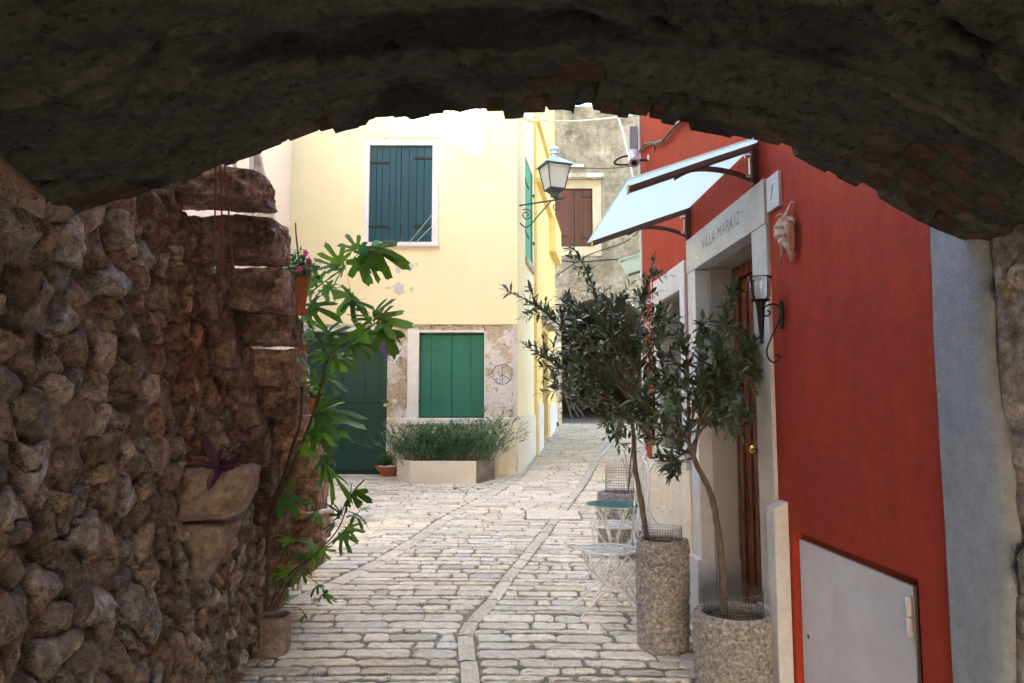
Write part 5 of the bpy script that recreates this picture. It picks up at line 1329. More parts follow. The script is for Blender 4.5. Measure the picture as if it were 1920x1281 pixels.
# ============================================================ POTS ON THE STEPS
def flower_pot(label, c, r, h, name='terracotta_pot', m='terracotta', saucer=True, group='flower pots on the steps'):
    root = thing(name, label, 'flower pot', c, group)
    mb = MB(); z0 = .018 if saucer else 0
    mb.lathe(c, [(r * .62, z0), (r * .68, z0 + .01), (r * .93, z0 + h * .78), (r * 1.08, z0 + h * .79), (r * 1.1, z0 + h), (r * .98, z0 + h), (r * .94, z0 + h * .86)], 24)
    mb.build('pot', M[m], root, smooth=False)
    mb = MB(); mb.lathe(c, [(r * .85, z0 + h * .84), (r * .9, z0 + h * .87), (.005, z0 + h * .89)], 16); mb.build('soil', M['soil'], root)
    if saucer:
        mb = MB(); mb.lathe(c, [(r * .7, 0), (r * .95, .006), (r * 1.05, .022), (r * .98, .022), (r * .85, .010)], 24); mb.build('saucer', M[m], root)
    return root
def bushy(label, c, rad, hgt, n, ll, lw, m, rnd, name='potted_plant', cat='plant', group=None, flowers=0, droop=.3):
    root = thing(name, label, cat, c, group); ml = MB(); mw = MB(); mf = MB()
    for k in range(n):
        a = rnd.uniform(0, 6.283); rr = rad * math.sqrt(rnd.random()); top = c + Vector((math.cos(a) * rr, math.sin(a) * rr, hgt * rnd.uniform(.4, 1.0) * (1 - droop * (rr / rad) ** 2)))
        mid_ = c.lerp(top, .5) + Vector((0, 0, hgt * .15)); mw.tube([c, mid_, top], .0018, 3, False)
        for j in range(6):
            p = c.lerp(mid_, .3 + .7 * j / 3) if j < 3 else mid_.lerp(top, (j - 2) / 3)
            b_ = rnd.uniform(.6, 1.4)
            leaf(ml, p, (rnd.gauss(0, 1), rnd.gauss(0, 1), rnd.gauss(.2, .6)), (rnd.gauss(0, .5), -.3, 1), ll * rnd.uniform(.6, 1.2), lw, (b_, b_, b_ * .8), segs=2)
        if k < flowers:
            for j in range(5):
                aa = 1.256 * j; leaf(mf, top + Vector((0, -.01, .01)), (math.cos(aa), -.3, math.sin(aa)), (0, -1, .2), .022, .018, segs=2)
    ml.build('leaves', m, root); mw.build('stem', M['herb'], root)
    if flowers: mf.build('flower', M['pink'], root)
    return root
rp2 = random.Random(31)
c1 = at(535, 587, 4.02); c1.z = tread[3][2] + .008; c1.x = tread[3][0] + .005; c1.y = 4.03
# the tall pot stands on a tread's outer end
r1 = flower_pot('tall slim terracotta pot of pink flowers on an upper step', c1, .052, .20)
bushy('bushy plant with bright pink flowers in the tall terracotta pot', c1 + Vector((0, 0, .19)), .15, .19, 80, .042, .024, M['herb'], rp2, 'flowering_plant', flowers=7, droop=.9)
c2 = Vector((tread[4][0] - .02, 4.30, tread[4][2] + .006)); flower_pot('shallow terracotta pot on the step just below the tall flower pot', c2, .045, .07)
c3 = Vector((tread[6][0] - .015, 4.74, tread[6][2] + .006)); flower_pot('round terracotta pot with small leafy plant on a lower step', c3, .05, .09)
bushy('small leafy green plant in the round terracotta pot on a lower step', c3 + Vector((0, 0, .09)), .08, .12, 26, .04, .022, M['freshleaf'], rp2)
c4 = Vector((tread[7][0] - .02, 4.96, tread[7][2] + .006)); flower_pot('dark grey plastic pot on the lower steps', c4, .042, .13, 'plastic_pot', 'greypot', False)
bushy('sparse plant in the dark grey pot on the lower steps', c4 + Vector((0, 0, .12)), .06, .14, 16, .04, .02, M['herb'], rp2)

# ---- bowl pot before the garage door
cb = gp(727, 893); cb.z = g(cb.y) + .012
root = thing('terracotta_bowl', 'wide shallow terracotta bowl with white pebbles before the green garage door', 'flower pot', cb)
mb = MB(); mb.lathe(cb, [(.10, 0), (.12, .02), (.19, .12), (.215, .15), (.205, .155), (.18, .12)], 32); mb.build('bowl', M['terracotta'], root, smooth=False)
mb = MB(); mb.lathe(cb, [(.175, .11), (.17, .125), (.004, .135)], 20); mb.build('soil', M['soil'], root)
for k, (dx, dy, s_) in enumerate(((-.09, -.10, .05), (-.02, -.12, .035), (.05, -.11, .06), (.10, -.08, .045), (.02, -.05, .04))):
    mb = MB(); mb.ball(cb + Vector((dx, dy, .14)), s_, 5, sz=.6); mb.build('pebble', M['white_pebble'], root, smooth=True)
bushy('leafy green plant growing in the wide terracotta bowl', cb + Vector((0, 0, .13)), .16, .28, 34, .07, .035, M['freshleaf'], rp2)

# ---- hexagonal stone trough with shrub
tl, tr = gp(795, 902), gp(893, 902)
ty = min(tl.y, 11.15); gz = g(ty)
x0, x1, x2, x3 = at(748, 880, 11.75).x, at(768, 900, ty).x, at(893, 900, ty).x, at(930, 890, 11.75).x
hz_ = .33
root = thing('stone_flower_trough', 'cream stone flower trough with splayed ends under the green window', 'planter', ((x1 + x2) / 2, ty, gz))
out = [(x0, 11.955), (x0, 11.55), (x1, ty), (x2, ty), (x3, 11.55), (x3, 11.955)]
cxm = (x0 + x3) / 2; cym = 11.65
for i in range(5):
    a, b = Vector((*out[i], 0)), Vector((*out[i + 1], 0)); c = Vector((cxm, cym, 0))
    ai = a + (c - a).normalized() * .09; bi = b + (c - b).normalized() * .09
    zb0 = gz - .05; zt0 = gz + hz_ + .02
    mb = MB(); mb.hexa([(a.x, a.y, zb0), (b.x, b.y, zb0), (bi.x, bi.y, zb0), (ai.x, ai.y, zb0), (a.x, a.y, zt0), (b.x, b.y, zt0), (bi.x, bi.y, zt0), (ai.x, ai.y, zt0)])
    mb.build('side', M['trough_dark'] if i == 3 else M['trough2'], root, bevel=.008, label='dark splayed side' if i == 3 else None)
mb = MB(); mb.add([(x, y, gz + hz_ - .05) for x, y in [(cxm + (x - cxm) * .95, cym + (y - cym) * .95) for x, y in out]], [(0, 1, 2, 3, 4, 5)]); mb.build('soil', M['soil'], root)
# the right splayed side is the one in darker stone
root = thing('trough_shrub', 'dense grey green needle leafed shrub filling the stone trough under the window', 'shrub', ((x1 + x2) / 2, 11.6, gz + hz_))
ml = MB(); mw = MB(); rn = random.Random(44)
for k in range(430):
    bx0 = rn.uniform(x0 + .12, x3 - .08); by = rn.uniform(11.28, 11.85); b = Vector((bx0, by, gz + hz_ - .06))
    t = (bx0 - x0) / (x3 - x0); hh = (.56 + .05 * math.sin(t * 9) + .12 * t) * rn.uniform(.3, 1.0)
    lean = Vector((rn.gauss((t - .5) * .22, .20), rn.gauss(-.05, .12), 0))
    if t > .75 and rn.random() < .45: lean.x += rn.uniform(.05, .30); hh *= rn.uniform(.9, 1.25)
    top = b + lean + Vector((0, 0, hh)); mid_ = b.lerp(top, .5) + Vector((rn.gauss(0, .03), rn.gauss(0, .03), .02))
    path = [b, mid_, top]; mw.tube(path, [.003, .002, .001], 3, False)
    for q in range(4):
        t0_ = mid_.lerp(top, rn.uniform(.1, 1.0)) if q else top
        dd = Vector((rn.gauss(lean.x * 1.2, .55), rn.gauss(-.15, .5), rn.uniform(.3, 1.0))).normalized() * rn.uniform(.07, .15)
        t1_ = t0_ + dd; t1_.y = min(t1_.y, 11.90); mw.tube([t0_, t1_], .0012, 3, False); bb = rn.uniform(.45, 1.5)
        for j in range(9):
            p = t0_.lerp(t1_, j / 8); a = rn.uniform(0, 6.28); d = Vector((math.cos(a), math.sin(a), .5)) + dd.normalized() * .5; b_ = bb * rn.uniform(.75, 1.25)
            if p.y > 11.93: continue
            leaf(ml, p, d, (0, 0, 1), rn.uniform(.028, .05), .016, (b_ * .95, b_, b_ * .97), segs=2)
for k in range(5): # tall sprigs
    b = Vector((x0 + .2 + k * .33, 11.5, gz + hz_ + .35)); top = b + Vector((rn.uniform(-.05, .08), 0, rn.uniform(.22, .45))); mw.tube([b, top], .003, 3, False)
    for j in range(26):
        p = b.lerp(top, j / 25); a = rn.uniform(0, 6.28); leaf(ml, p, (math.cos(a), math.sin(a), .8), (0, 0, 1), .04, .011, (1.1, 1.1, 1), segs=2)
ml.build('leaves', M['herb'], root); mw.build('branches', M['herb'], root)
# ---- small white wall pot with violet plant
cw = Vector(YEL(yx(743), .10, yz(683)))
root = thing('wall_pot', 'small white square wall pot beside the green garage door', 'flower pot', cw)
mb = MB(); mb.hexa([cw + Vector(q) for q in [(-.055, -.05, 0), (.055, -.05, 0), (.055, .08, 0), (-.055, .08, 0), (-.075, -.07, .13), (.075, -.07, .13), (.075, .08, .13), (-.075, .08, .13)]]); mb.box(cw.x - .08, cw.x + .08, cw.y - .075, cw.y + .08, cw.z + .10, cw.z + .135)
mb.build('pot', M['plastic'], root, bevel=.006)
root = thing('violet_plant', 'trailing violet leafed plant in the white wall pot', 'plant', cw + Vector((0, 0, .13)))
ml = MB()
for k in range(46):
    b = cw + Vector((rn.uniform(-.06, .06), -.02, .13)); d = Vector((rn.gauss(-.25, .9), rn.gauss(-.5, .3), rn.gauss(.5, .7)))
    b += d.normalized() * rn.uniform(0, .08); b_ = rn.uniform(.6, 1.4); leaf(ml, b, d, (0, -1, .6), rn.uniform(.06, .13), .028, (b_, b_, b_), segs=2)
for k in range(16):
    b = Vector(YEL(yx(722) + rn.uniform(-.08, .06), .08, yz(650) + rn.uniform(-.08, .1))); leaf(ml, b, (rn.gauss(0, 1), -.3, rn.gauss(0, 1)), (0, -1, .4), .12, .028, segs=2)
ml.build('leaves', M['violet'], root)

# ============================================================ STREET LANTERN
lc = at(1040, 372, 12.25)
root = thing('street_lantern', 'glass street lantern on a scrolled wall bracket at the yellow house corner', 'lamp', at(975, 400, 12.25))
L0 = lc.z; X, Y = lc.x, lc.y
def ring4(h, z, rot=math.pi / 4 + .35): return [Vector((X + h * math.cos(rot + k * math.pi / 2), Y + h * math.sin(rot + k * math.pi / 2), z)) for k in range(4)]
def frus(mb, a, b): mb.hexa(a + b)
zA, zB, zC_ = zt(370, 12.25), zt(356, 12.25), zt(313, 12.25)
hB, hC = .19, .30
mb = MB(); frus(mb, ring4(.07, zA), ring4(.09, zA + .06)); frus(mb, ring4(.09, zA + .062), ring4(hB, zB)); mb.build('lantern_base', M['grey_iron'], root)
b4, c4_ = ring4(hB, zB), ring4(hC, zC_)
for k in range(4):
    mb = MB(); k2 = (k + 1) % 4; s_ = .96
    mid4 = Vector((X, Y, 0)); q = []
    for p in (b4[k], b4[k2], c4_[k2], c4_[k]): q.append(Vector((X + (p.x - X) * s_, Y + (p.y - Y) * s_, p.z)))
    q2 = [Vector((X + (p.x - X) * .97, Y + (p.y - Y) * .97, p.z)) for p in q]
    mb.hexa(q + q2); mb.build('pane', M['frostlamp'], root)
mb = MB()
for k in range(4): mb.tube([b4[k], c4_[k]], .013, 4); mb.tube([b4[k], b4[(k + 1) % 4]], .013, 4); mb.tube([c4_[k], c4_[(k + 1) % 4]], .016, 4)
mb.build('frame', M['grey_iron'], root)
mb = MB(); frus(mb, ring4(hC + .07, zC_ + .005), ring4(hC + .05, zC_ + .025)); frus(mb, ring4(hC + .05, zC_ + .026), ring4(.09, zC_ + .16))
mb.lathe((X, Y, zC_ + .16), [(.06, 0), (.06, .05), (.085, .06), (.085, .09)], 12); mb.lathe((X, Y, zC_ + .25), [(.07, 0), (.07, .045), (.09, .05), (.07, .085), (.03, .12), (.008, .15), (.006, .19)], 12)
for k in range(10):
    a = .628 * k; mb.box(X + .078 * math.cos(a) - .008, X + .078 * math.cos(a) + .008, Y + .078 * math.sin(a) - .008, Y + .078 * math.sin(a) + .008, zC_ + .25, zC_ + .3)
mb.build('cap', M['lampcap'], root)
mb = MB(); W = at(973, 388, 12.25); W.x = SD(12.27, 0, 0)[0]; zt_, zb_2 = zt(386, 12.25), zt(424, 12.25)
tip = Vector((at(1056, 372, 12.25).x, Y, zt(372, 12.25)))
def V3(px, py): return at(px, py, 12.25)
mb.tube([Vector((W.x, Y, zt_)), V3(1055, 373)], .014, 6)
mb.tube([Vector((W.x, Y, zt_ + .1)), Vector((W.x, Y, zb_2 - .1))], .016, 6)
def scroll(c, r0_, a0, turns, sgn, n=26): return [c + Vector((math.cos(a0 + sgn * turns * 6.283 * k / n), 0, math.sin(a0 + sgn * turns * 6.283 * k / n))) * r0_ * (1 - .75 * k / n) for k in range(n + 1)]
low = V3(986, 426)
mb.tube(smooth_path([V3(975, 418), V3(981, 424), low, V3(995, 421), V3(1015, 398), V3(1033, 378)], 4) , .012, 6)
mb.tube(scroll(V3(987, 403), .105, 2.2, 1.5, -1), .010, 6); mb.tube(scroll(V3(1043, 388), .085, 1.5, 1.4, -1), .010, 6)
mb.tube([V3(1040, 374), V3(1040, 366)], .02, 6)
mb.build('bracket', M['grey_iron'], root)

# ============================================================ GLASS CANOPY
NB, FB = 3.97, 5.30
canopy = thing('glass_canopy', 'frosted glass door canopy on brown metal brackets over the doorway', 'awning', RED(4.6, .01, 2.8))
ZT0, ZB0 = 2.985, 2.755; AL = .74; DROP = .255
def glassZ(d): return ZT0 + .025 - DROP * d / AL
for s_ in (NB, FB):
    mb = MB(); mb.box(s_ - .017, s_ + .017, .002, .037, ZB0, ZT0 + .02, fr=RED)
    mb.hexa([RED(s_ - .015, .03, ZT0 - .03), RED(s_ + .015, .03, ZT0 - .03), RED(s_ + .015, AL, ZT0 - .03 - DROP), RED(s_ - .015, AL, ZT0 - .03 - DROP), RED(s_ - .015, .03, ZT0 + .008), RED(s_ + .015, .03, ZT0 + .008), RED(s_ + .015, AL, ZT0 + .008 - DROP), RED(s_ - .015, AL, ZT0 + .008 - DROP)])
    pts = [Vector(RED(s_, .02, ZB0 + .02)), Vector(RED(s_, .12, ZB0 + .062)), Vector(RED(s_, .25, ZB0 + .088)), Vector(RED(s_, .38, ZB0 + .085)), Vector(RED(s_, .48, ZT0 - .03 - DROP * .6 - .012))]
    sp = smooth_path(pts, 5)
    for a, b in zip(sp, sp[1:]):
        o_ = .010; A_ = Vector(RED(1, 0, 0)) - Vector(RED(0, 0, 0)); A_ = A_ * o_
        u = Vector((0, 0, .014)); mb.hexa([a - A_ - u, a + A_ - u, b + A_ - u, b - A_ - u, a - A_ + u, a + A_ + u, b + A_ + u, b - A_ + u])
    mb.build('bracket', M['brownmetal'], canopy, bevel=.002)
    mb = MB(); mb.box(s_ - .012, s_ + .012, .040, .050, ZB0 + .02, ZT0 - .02, fr=RED)
    for z_ in (ZB0 + .05, ZT0 - .06): mb.tube([RED(s_ - .0, .04, z_), RED(s_, .075, z_)], .014, 8)
    mb.build('bolt_plate', M['steel'], canopy)
    mb = MB(); mb.box(s_ - .02, s_ + .02, AL - .001, AL + .006, ZT0 - DROP - .035, ZT0 - DROP + .022, fr=RED); mb.build('end_cap', M['brass'], canopy)
s0_, s1_ = NB - .12, FB + .04
mb = MB(); dd = [.012, AL + .03]
mb.hexa([RED(s0_, dd[0], glassZ(dd[0]) - .011), RED(s1_, dd[0], glassZ(dd[0]) - .011), RED(s1_, dd[1], glassZ(dd[1]) - .011), RED(s0_, dd[1], glassZ(dd[1]) - .011), RED(s0_, dd[0], glassZ(dd[0])), RED(s1_, dd[0], glassZ(dd[0])), RED(s1_, dd[1], glassZ(dd[1])), RED(s0_, dd[1], glassZ(dd[1]))])
mb.build('glass_pane', M['frost'], canopy)
# far small awning
fa = thing('small_awning', 'small pale sloping awning high at the far end of the red house', 'awning', at(1205, 490, 13.6))
P_ = [at(1159, 487, 13.2), at(1178, 516, 12.9), at(1240, 497, 12.9), at(1240, 462, 13.4)]
mb = MB(); mb.hexa([Vector(p) - Vector((0, 0, .03)) for p in P_] + [Vector(p) for p in P_]); mb.build('panel', M['frost'], fa)
mb = MB(); mb.tube([at(1163, 492, 13.15), at(1240, 470, 13.35)], .02, 5); mb.tube([P_[1], P_[2]], .025, 5); mb.build('rail', M['grey_iron'], fa)

# ============================================================ THINGS ON THE RED WALL
def rp3(px, py, d=0.0):
    s, z = red_at(px, py, d); return Vector(RED(s, d, z))
# torch-shaped lamp
root = thing('wall_sconce', 'torch shaped wall lamp with clear glass cup beside the doorway', 'lamp', rp3(1467, 590))
mb = MB(); s, z = red_at(1467, 590); 
vs = []
for d_ in (.001, .012):
    for k in range(16): a = 6.283 * k / 16; vs.append(RED(s + .026 * math.cos(a), d_, z + .075 * math.sin(a)))
mb.add(vs, [tuple(range(16)), tuple(range(16, 32))] + [(k, (k + 1) % 16, 16 + (k + 1) % 16, 16 + k) for k in range(16)]); mb.build('wall_plate', M['black_iron'], root)
DS = .125
tc = rp3(1427, 600, DS); tY = tc.y
def T(px, py): return at(px, py, tY)
top_z, cup_b, stem_b = T(1427, 520).z, T(1427, 562).z, T(1427, 640).z
mb = MB(); mb.lathe((tc.x, tY, 0), [(.006, stem_b - .012), (.013, stem_b - .006), (.006, stem_b + .005), (.011, stem_b + .03), (.022, cup_b - .03), (.026, cup_b - .02), (.024, cup_b - .015), (.045, cup_b - .006), (.048, cup_b)], 16)
mb.build('torch_stem', M['black_iron'], root, smooth=True)
mb = MB(); hc = top_z - cup_b
outer = [(.040, 0), (.050, hc * .15), (.052, hc * .6), (.054, hc * .85), (.062, hc)]; inner = [(r_ - .003, z_ + (.004 if i == 0 else 0)) for i, (r_, z_) in enumerate(outer)][::-1]
mb.lathe((tc.x, tY, cup_b + .001), outer + inner, 24); mb.build('glass_cup', M['cup'], root, smooth=True)
mb = MB()
for a in (.4, 1.97, 3.54, 5.1): mb.tube([Vector((tc.x + math.cos(a) * r_, tY + math.sin(a) * r_, cup_b + z_)) for r_, z_ in ((.042, 0), (.0545, hc * .15), (.0565, hc * .6), (.058, hc * .85), (.066, hc))], .0028, 5)
mb.build('cup_rib', M['black_iron'], root)
mb = MB()
def S2(u_, z_): return Vector(RED(s, 0.012 + u_, z_))          # plane at right angles to the wall
zc_ = z
mb.tube(smooth_path([S2(.0, zc_ + .04), S2(.03, zc_ + .055), S2(.07, zc_ + .045), S2(.095, zc_ + .02), S2(.085, zc_ - .005), S2(.06, zc_ - .005), S2(.055, zc_ + .015), S2(.068, zc_ + .02)], 5), .0045, 6)
mb.tube(smooth_path([S2(.0, zc_ - .01), S2(.015, zc_ - .05), S2(.05, zc_ - .12), S2(.075, zc_ - .18), S2(.07, zc_ - .225), S2(.04, zc_ - .25), S2(.012, zc_ - .235), S2(.012, zc_ - .215), S2(.03, zc_ - .21)], 5), .0045, 6)
mb.tube([S2(.09, zc_ + .03), Vector((tc.x, tY, cup_b - .05))], .005, 6)
mb.build('bracket', M['black_iron'], root, smooth=True)
# conch shell
root = thing('conch_shell', 'large spiny pink conch shell hung on the red wall', 'shell', rp3(1470, 440, .0))
def Q(px, py, d): 
    s_, z_ = red_at(px, py, d); return Vector(RED(s_, d, z_))
mb = MB()
path = smooth_path([Q(1484, 378, .02), Q(1479, 392, .03), Q(1474, 405, .04), Q(1470, 418, .055), Q(1468, 432, .06), Q(1472, 448, .05), Q(1480, 462, .04), Q(1484, 478, .03), Q(1483, 490, .025)], 7)
rad = []
n = len(path)
prof_r = [(0, .004), (.08, .007), (.2, .012), (.3, .02), (.38, .034), (.5, .046), (.6, .040), (.72, .026), (.85, .013), (.95, .006), (1, .002)]
for i in range(n):
    t = i / (n - 1); rad.append(float(np.interp(t, [a for a, b in prof_r], [b for a, b in prof_r])) * (1 + .13 * math.sin(t * 60)))
mb.tube(path, rad, 14)
def horn(pts, r_): 
    sp = smooth_path(pts, 5); mb.tube(sp, [r_ * (1 - .92 * i / (len(sp) - 1)) * (1 + .1 * math.sin(i * 1.7)) for i in range(len(sp))], 8)
horn([Q(1466, 440, .06), Q(1468, 462, .05), Q(1466, 478, .035), Q(1462, 500, .02)], .022)
horn([Q(1456, 435, .06), Q(1453, 446, .06), Q(1452, 460, .05)], .008); horn([Q(1466, 402, .05), Q(1458, 404, .06), Q(1453, 409, .06)], .007)
horn([Q(1479, 412, .04), Q(1487, 412, .04), Q(1489, 420, .03)], .018); horn([Q(1460, 420, .06), Q(1454, 428, .065), Q(1450, 433, .06)], .015); horn([Q(1484, 380, .02), Q(1489, 379, .02), Q(1489, 385, .015)], .005)
mb.build('shell', M['shell'], root, smooth=True)
# flared lip as thick curved sheet
mb = MB(); lip = [(1470, 404, .05), (1488, 412, .03), (1490, 440, .025), (1489, 470, .02), (1480, 492, .02)]; inn = [(1462, 412, .075), (1470, 425, .075), (1474, 440, .07), (1478, 460, .06), (1480, 485, .035)]
g_ = []
for a, b in zip(lip, inn):
    A_, B_ = Q(*a), Q(*b); g_.append([A_, A_.lerp(B_, .5) + Vector((-.008, -.006, 0)), B_])
P = np.array([[list(v) for v in r] for r in g_]); mb.sheet(P); o = mb.build('lip', M['shell'], root, smooth=True); sl_ = o.modifiers.new('thick', 'SOLIDIFY'); sl_.thickness = .006; sb_ = o.modifiers.new('sub', 'SUBSURF'); sb_.levels = 2; sb_.render_levels = 2
# surveillance camera at the far corner
root = thing('security_camera', 'white bullet security camera on the far upper corner of the red wall', 'camera', rp3(1215, 300))
cc = rp3(1190, 295, .16); cs = rp3(1203, 270, .12) ; ax_ = Vector((-.10, -.70, -.62)).normalized()
mb = MB(); front = at(1189, 305, 6.55); back = front - ax_ * .20
mb.tube([back, front], .052, 14); mb.build('housing', M['camwhite'], root, smooth=False, bevel=.004)
mb = MB(); mb.tube([front, front + ax_ * .004], .044, 14); mb.build('lens_rim', M['boxgrey'], root)
mb = MB(); mb.tube([front + ax_ * .003, front + ax_ * .008], .026, 14); mb.build('lens', M['lens'], root)
mb = MB(); hd = front + Vector((0, 0, .048)); mb.hexa([back + Vector((-.04, 0, .045)), back + Vector((.04, 0, .045)), hd + ax_ * .05 + Vector((.04, 0, 0)), hd + ax_ * .05 + Vector((-.04, 0, 0)), back + Vector((-.04, 0, .053)), back + Vector((.04, 0, .053)), hd + ax_ * .05 + Vector((.04, 0, .008)), hd + ax_ * .05 + Vector((-.04, 0, .008))]); mb.build('sun_hood', M['camwhite'], root)
mb = MB(); mb.tube([front.lerp(back, .6), front.lerp(back, .6) + Vector((.06, .02, -.02)), rp3(1216, 300, .0)], .012, 6); mb.build('mount', M['cable'], root)
def cable(name, label, pts, r_, m, smooth_k=6, group=None, cat='cable'):
    mb = MB(); pts = [Vector(p) for p in pts]; mb.tube(smooth_path(pts, smooth_k), r_, 5); o = mb.build(name, m, None, smooth=True, loc=pts[0]); tag(o, label, cat, group); return o
cable('cable_loop', 'black cable looping out left of the security camera', [at(1188, 290, 6.7), at(1165, 295, 6.7), at(1152, 304, 6.7), at(1160, 309, 6.7), at(1186, 308, 6.7)], .010, M['cable'])
cable('overhead_cable', 'thin black cable crossing the lane just above the brown shuttered window', [at(1186, 311, 6.7), at(1130, 316, 9.5), at(1065, 314, 12.6)], .008, M['cable'])
# bundle along the red wall
bp = [(1276, 225), (1262, 240), (1250, 258), (1235, 268), (1222, 270), (1208, 272), (1198, 285)]
cr_ = random.Random(3)
root = thing('cable_bundle', 'twisted bundle of grey cables fixed along the top of the red wall', 'cables', rp3(1240, 262, .01))
for k in range(5):
    mb = MB(); mb.tube(smooth_path([rp3(a + cr_.uniform(-2.5, 2.5), b + cr_.uniform(-3, 3), .02 + .012 * (k % 3)) for a, b in [(1290, 214)] + bp], 5), .006, 5); mb.build('cable', M['cableg'] if k % 2 else M['cable'], root, smooth=True)
mb = MB(); mb.tube([rp3(1227, 272, .0), rp3(1226, 286, .02)], .008, 5); mb.build('bracket', M['grey_iron'], root)
# junction box and riser at the far corner
root = thing('junction_box', 'grey junction box with black risers at the far top corner of the red house', 'electrical box', rp3(1196, 260))
bY = 6.99; q0, q1 = at(1181, 283, bY), at(1195, 236, bY)
mb = MB(); mb.box(q0.x, q1.x, bY, bY + .10, q0.z, q1.z); mb.build('box', M['boxgrey'], root, bevel=.005)
mb = MB()
for k in range(3): mb.tube([at(1196 + k * 3, 190, 7.0), at(1197 + k * 3, 240, 7.0), at(1196 + k * 2, 300, 7.0)], .009, 5)
mb.build('riser_pipe', M['cable'], root)
cable('white_cable', 'white cable slanting down before the grey old house', [at(1150, 196, 10.0), at(1166, 240, 9.6), at(1180, 300, 9.0), at(1190, 345, 8.8)], .013, M['plastic'], 3)
cable('pale_blue_line', 'pale blue line strung across the lane high up', [at(984, 223, 12.3), at(1040, 227, 12.0), at(1100, 226, 10.5), at(1197, 216, 7.05)], .013, M['lampcap'], 5)
cable('tied_rope_end', 'knotted yellow rope end at the wall eye of the pale blue line', [at(980, 218, 12.28), at(990, 226, 12.2), at(1005, 228, 12.2), at(1014, 226, 12.1)], .022, M['yellow2'], 4, cat='rope')
cable('clothes_line', 'upper one of two thin slanting lines before the yellow wall', [at(762, 462, 11.95), at(860, 345, 11.5), at(948, 270, 11.2), at(1030, 190, 11.0)], .0045, M['cablew'], 4, 'thin lines across the yellow wall', 'line')
cable('clothes_line', 'lower one of two thin slanting lines before the yellow wall', [at(775, 460, 11.95), at(880, 352, 11.5), at(960, 270, 11.2), at(1040, 185, 11.0)], .0045, M['cablew'], 4, 'thin lines across the yellow wall', 'line')
cable('wall_cable', 'thin black cable hanging across the old house below its shuttered window', [at(1040, 520, 18.9), at(1100, 480, 18.85), at(1170, 455, 18.9), at(1200, 432, 18.9)], .014, M['cable'], 4)
cable('wall_cable', 'lower black cable over the dark archway of the old house', [at(1040, 486, 18.9), at(1080, 492, 18.85), at(1130, 488, 18.9), at(1170, 486, 18.9)], .018, M['cable'], 4)
cable('hanging_flex', 'pale flex hanging below the canopy beside the red house end', [at(1182, 436, 8.5), at(1190, 455, 8.5), at(1200, 468, 8.5), at(1204, 440, 8.5)], .011, M['cablew'], 4)

# three cords hanging at the left of the arch
for k, (a, b, c, d_, lab) in enumerate(((406, 300, 401, 500, 'leftmost of three red brown cords hanging from the arch, ending in a metal ring'), (412, 300, 419, 500, 'middle of three red brown cords hanging from the arch, ending in a toggle'), (419, 300, 437, 500, 'rightmost slanting one of three red brown cords hanging from the arch'))):
    Yc = 2.22; t0 = at(a, b - 20, Yc); t1 = at(c, d_, Yc); root = thing('hanging_rope', lab, 'cord', t0, 'cords hanging from the arch')
    mb = MB(); mb.tube([t0, t0.lerp(t1, .5), t1], .0028, 6); mb.build('cord', M['cord'], root)
    mb = MB()
    if k == 0: mb.tube([t1, t1 + Vector((-.005, 0, -.006)), t1 + Vector((-.005, 0, -.02)), t1 + Vector((.005, 0, -.02)), t1 + Vector((.005, 0, -.006)), t1], .0018, 6); mb.build('end_ring', M['steel'], root)
    else: mb.tube([t1 + Vector((0, 0, .002)), t1 + Vector((.0003, 0, -.018))], .0055, 8); mb.build('toggle', M['cord'], root)

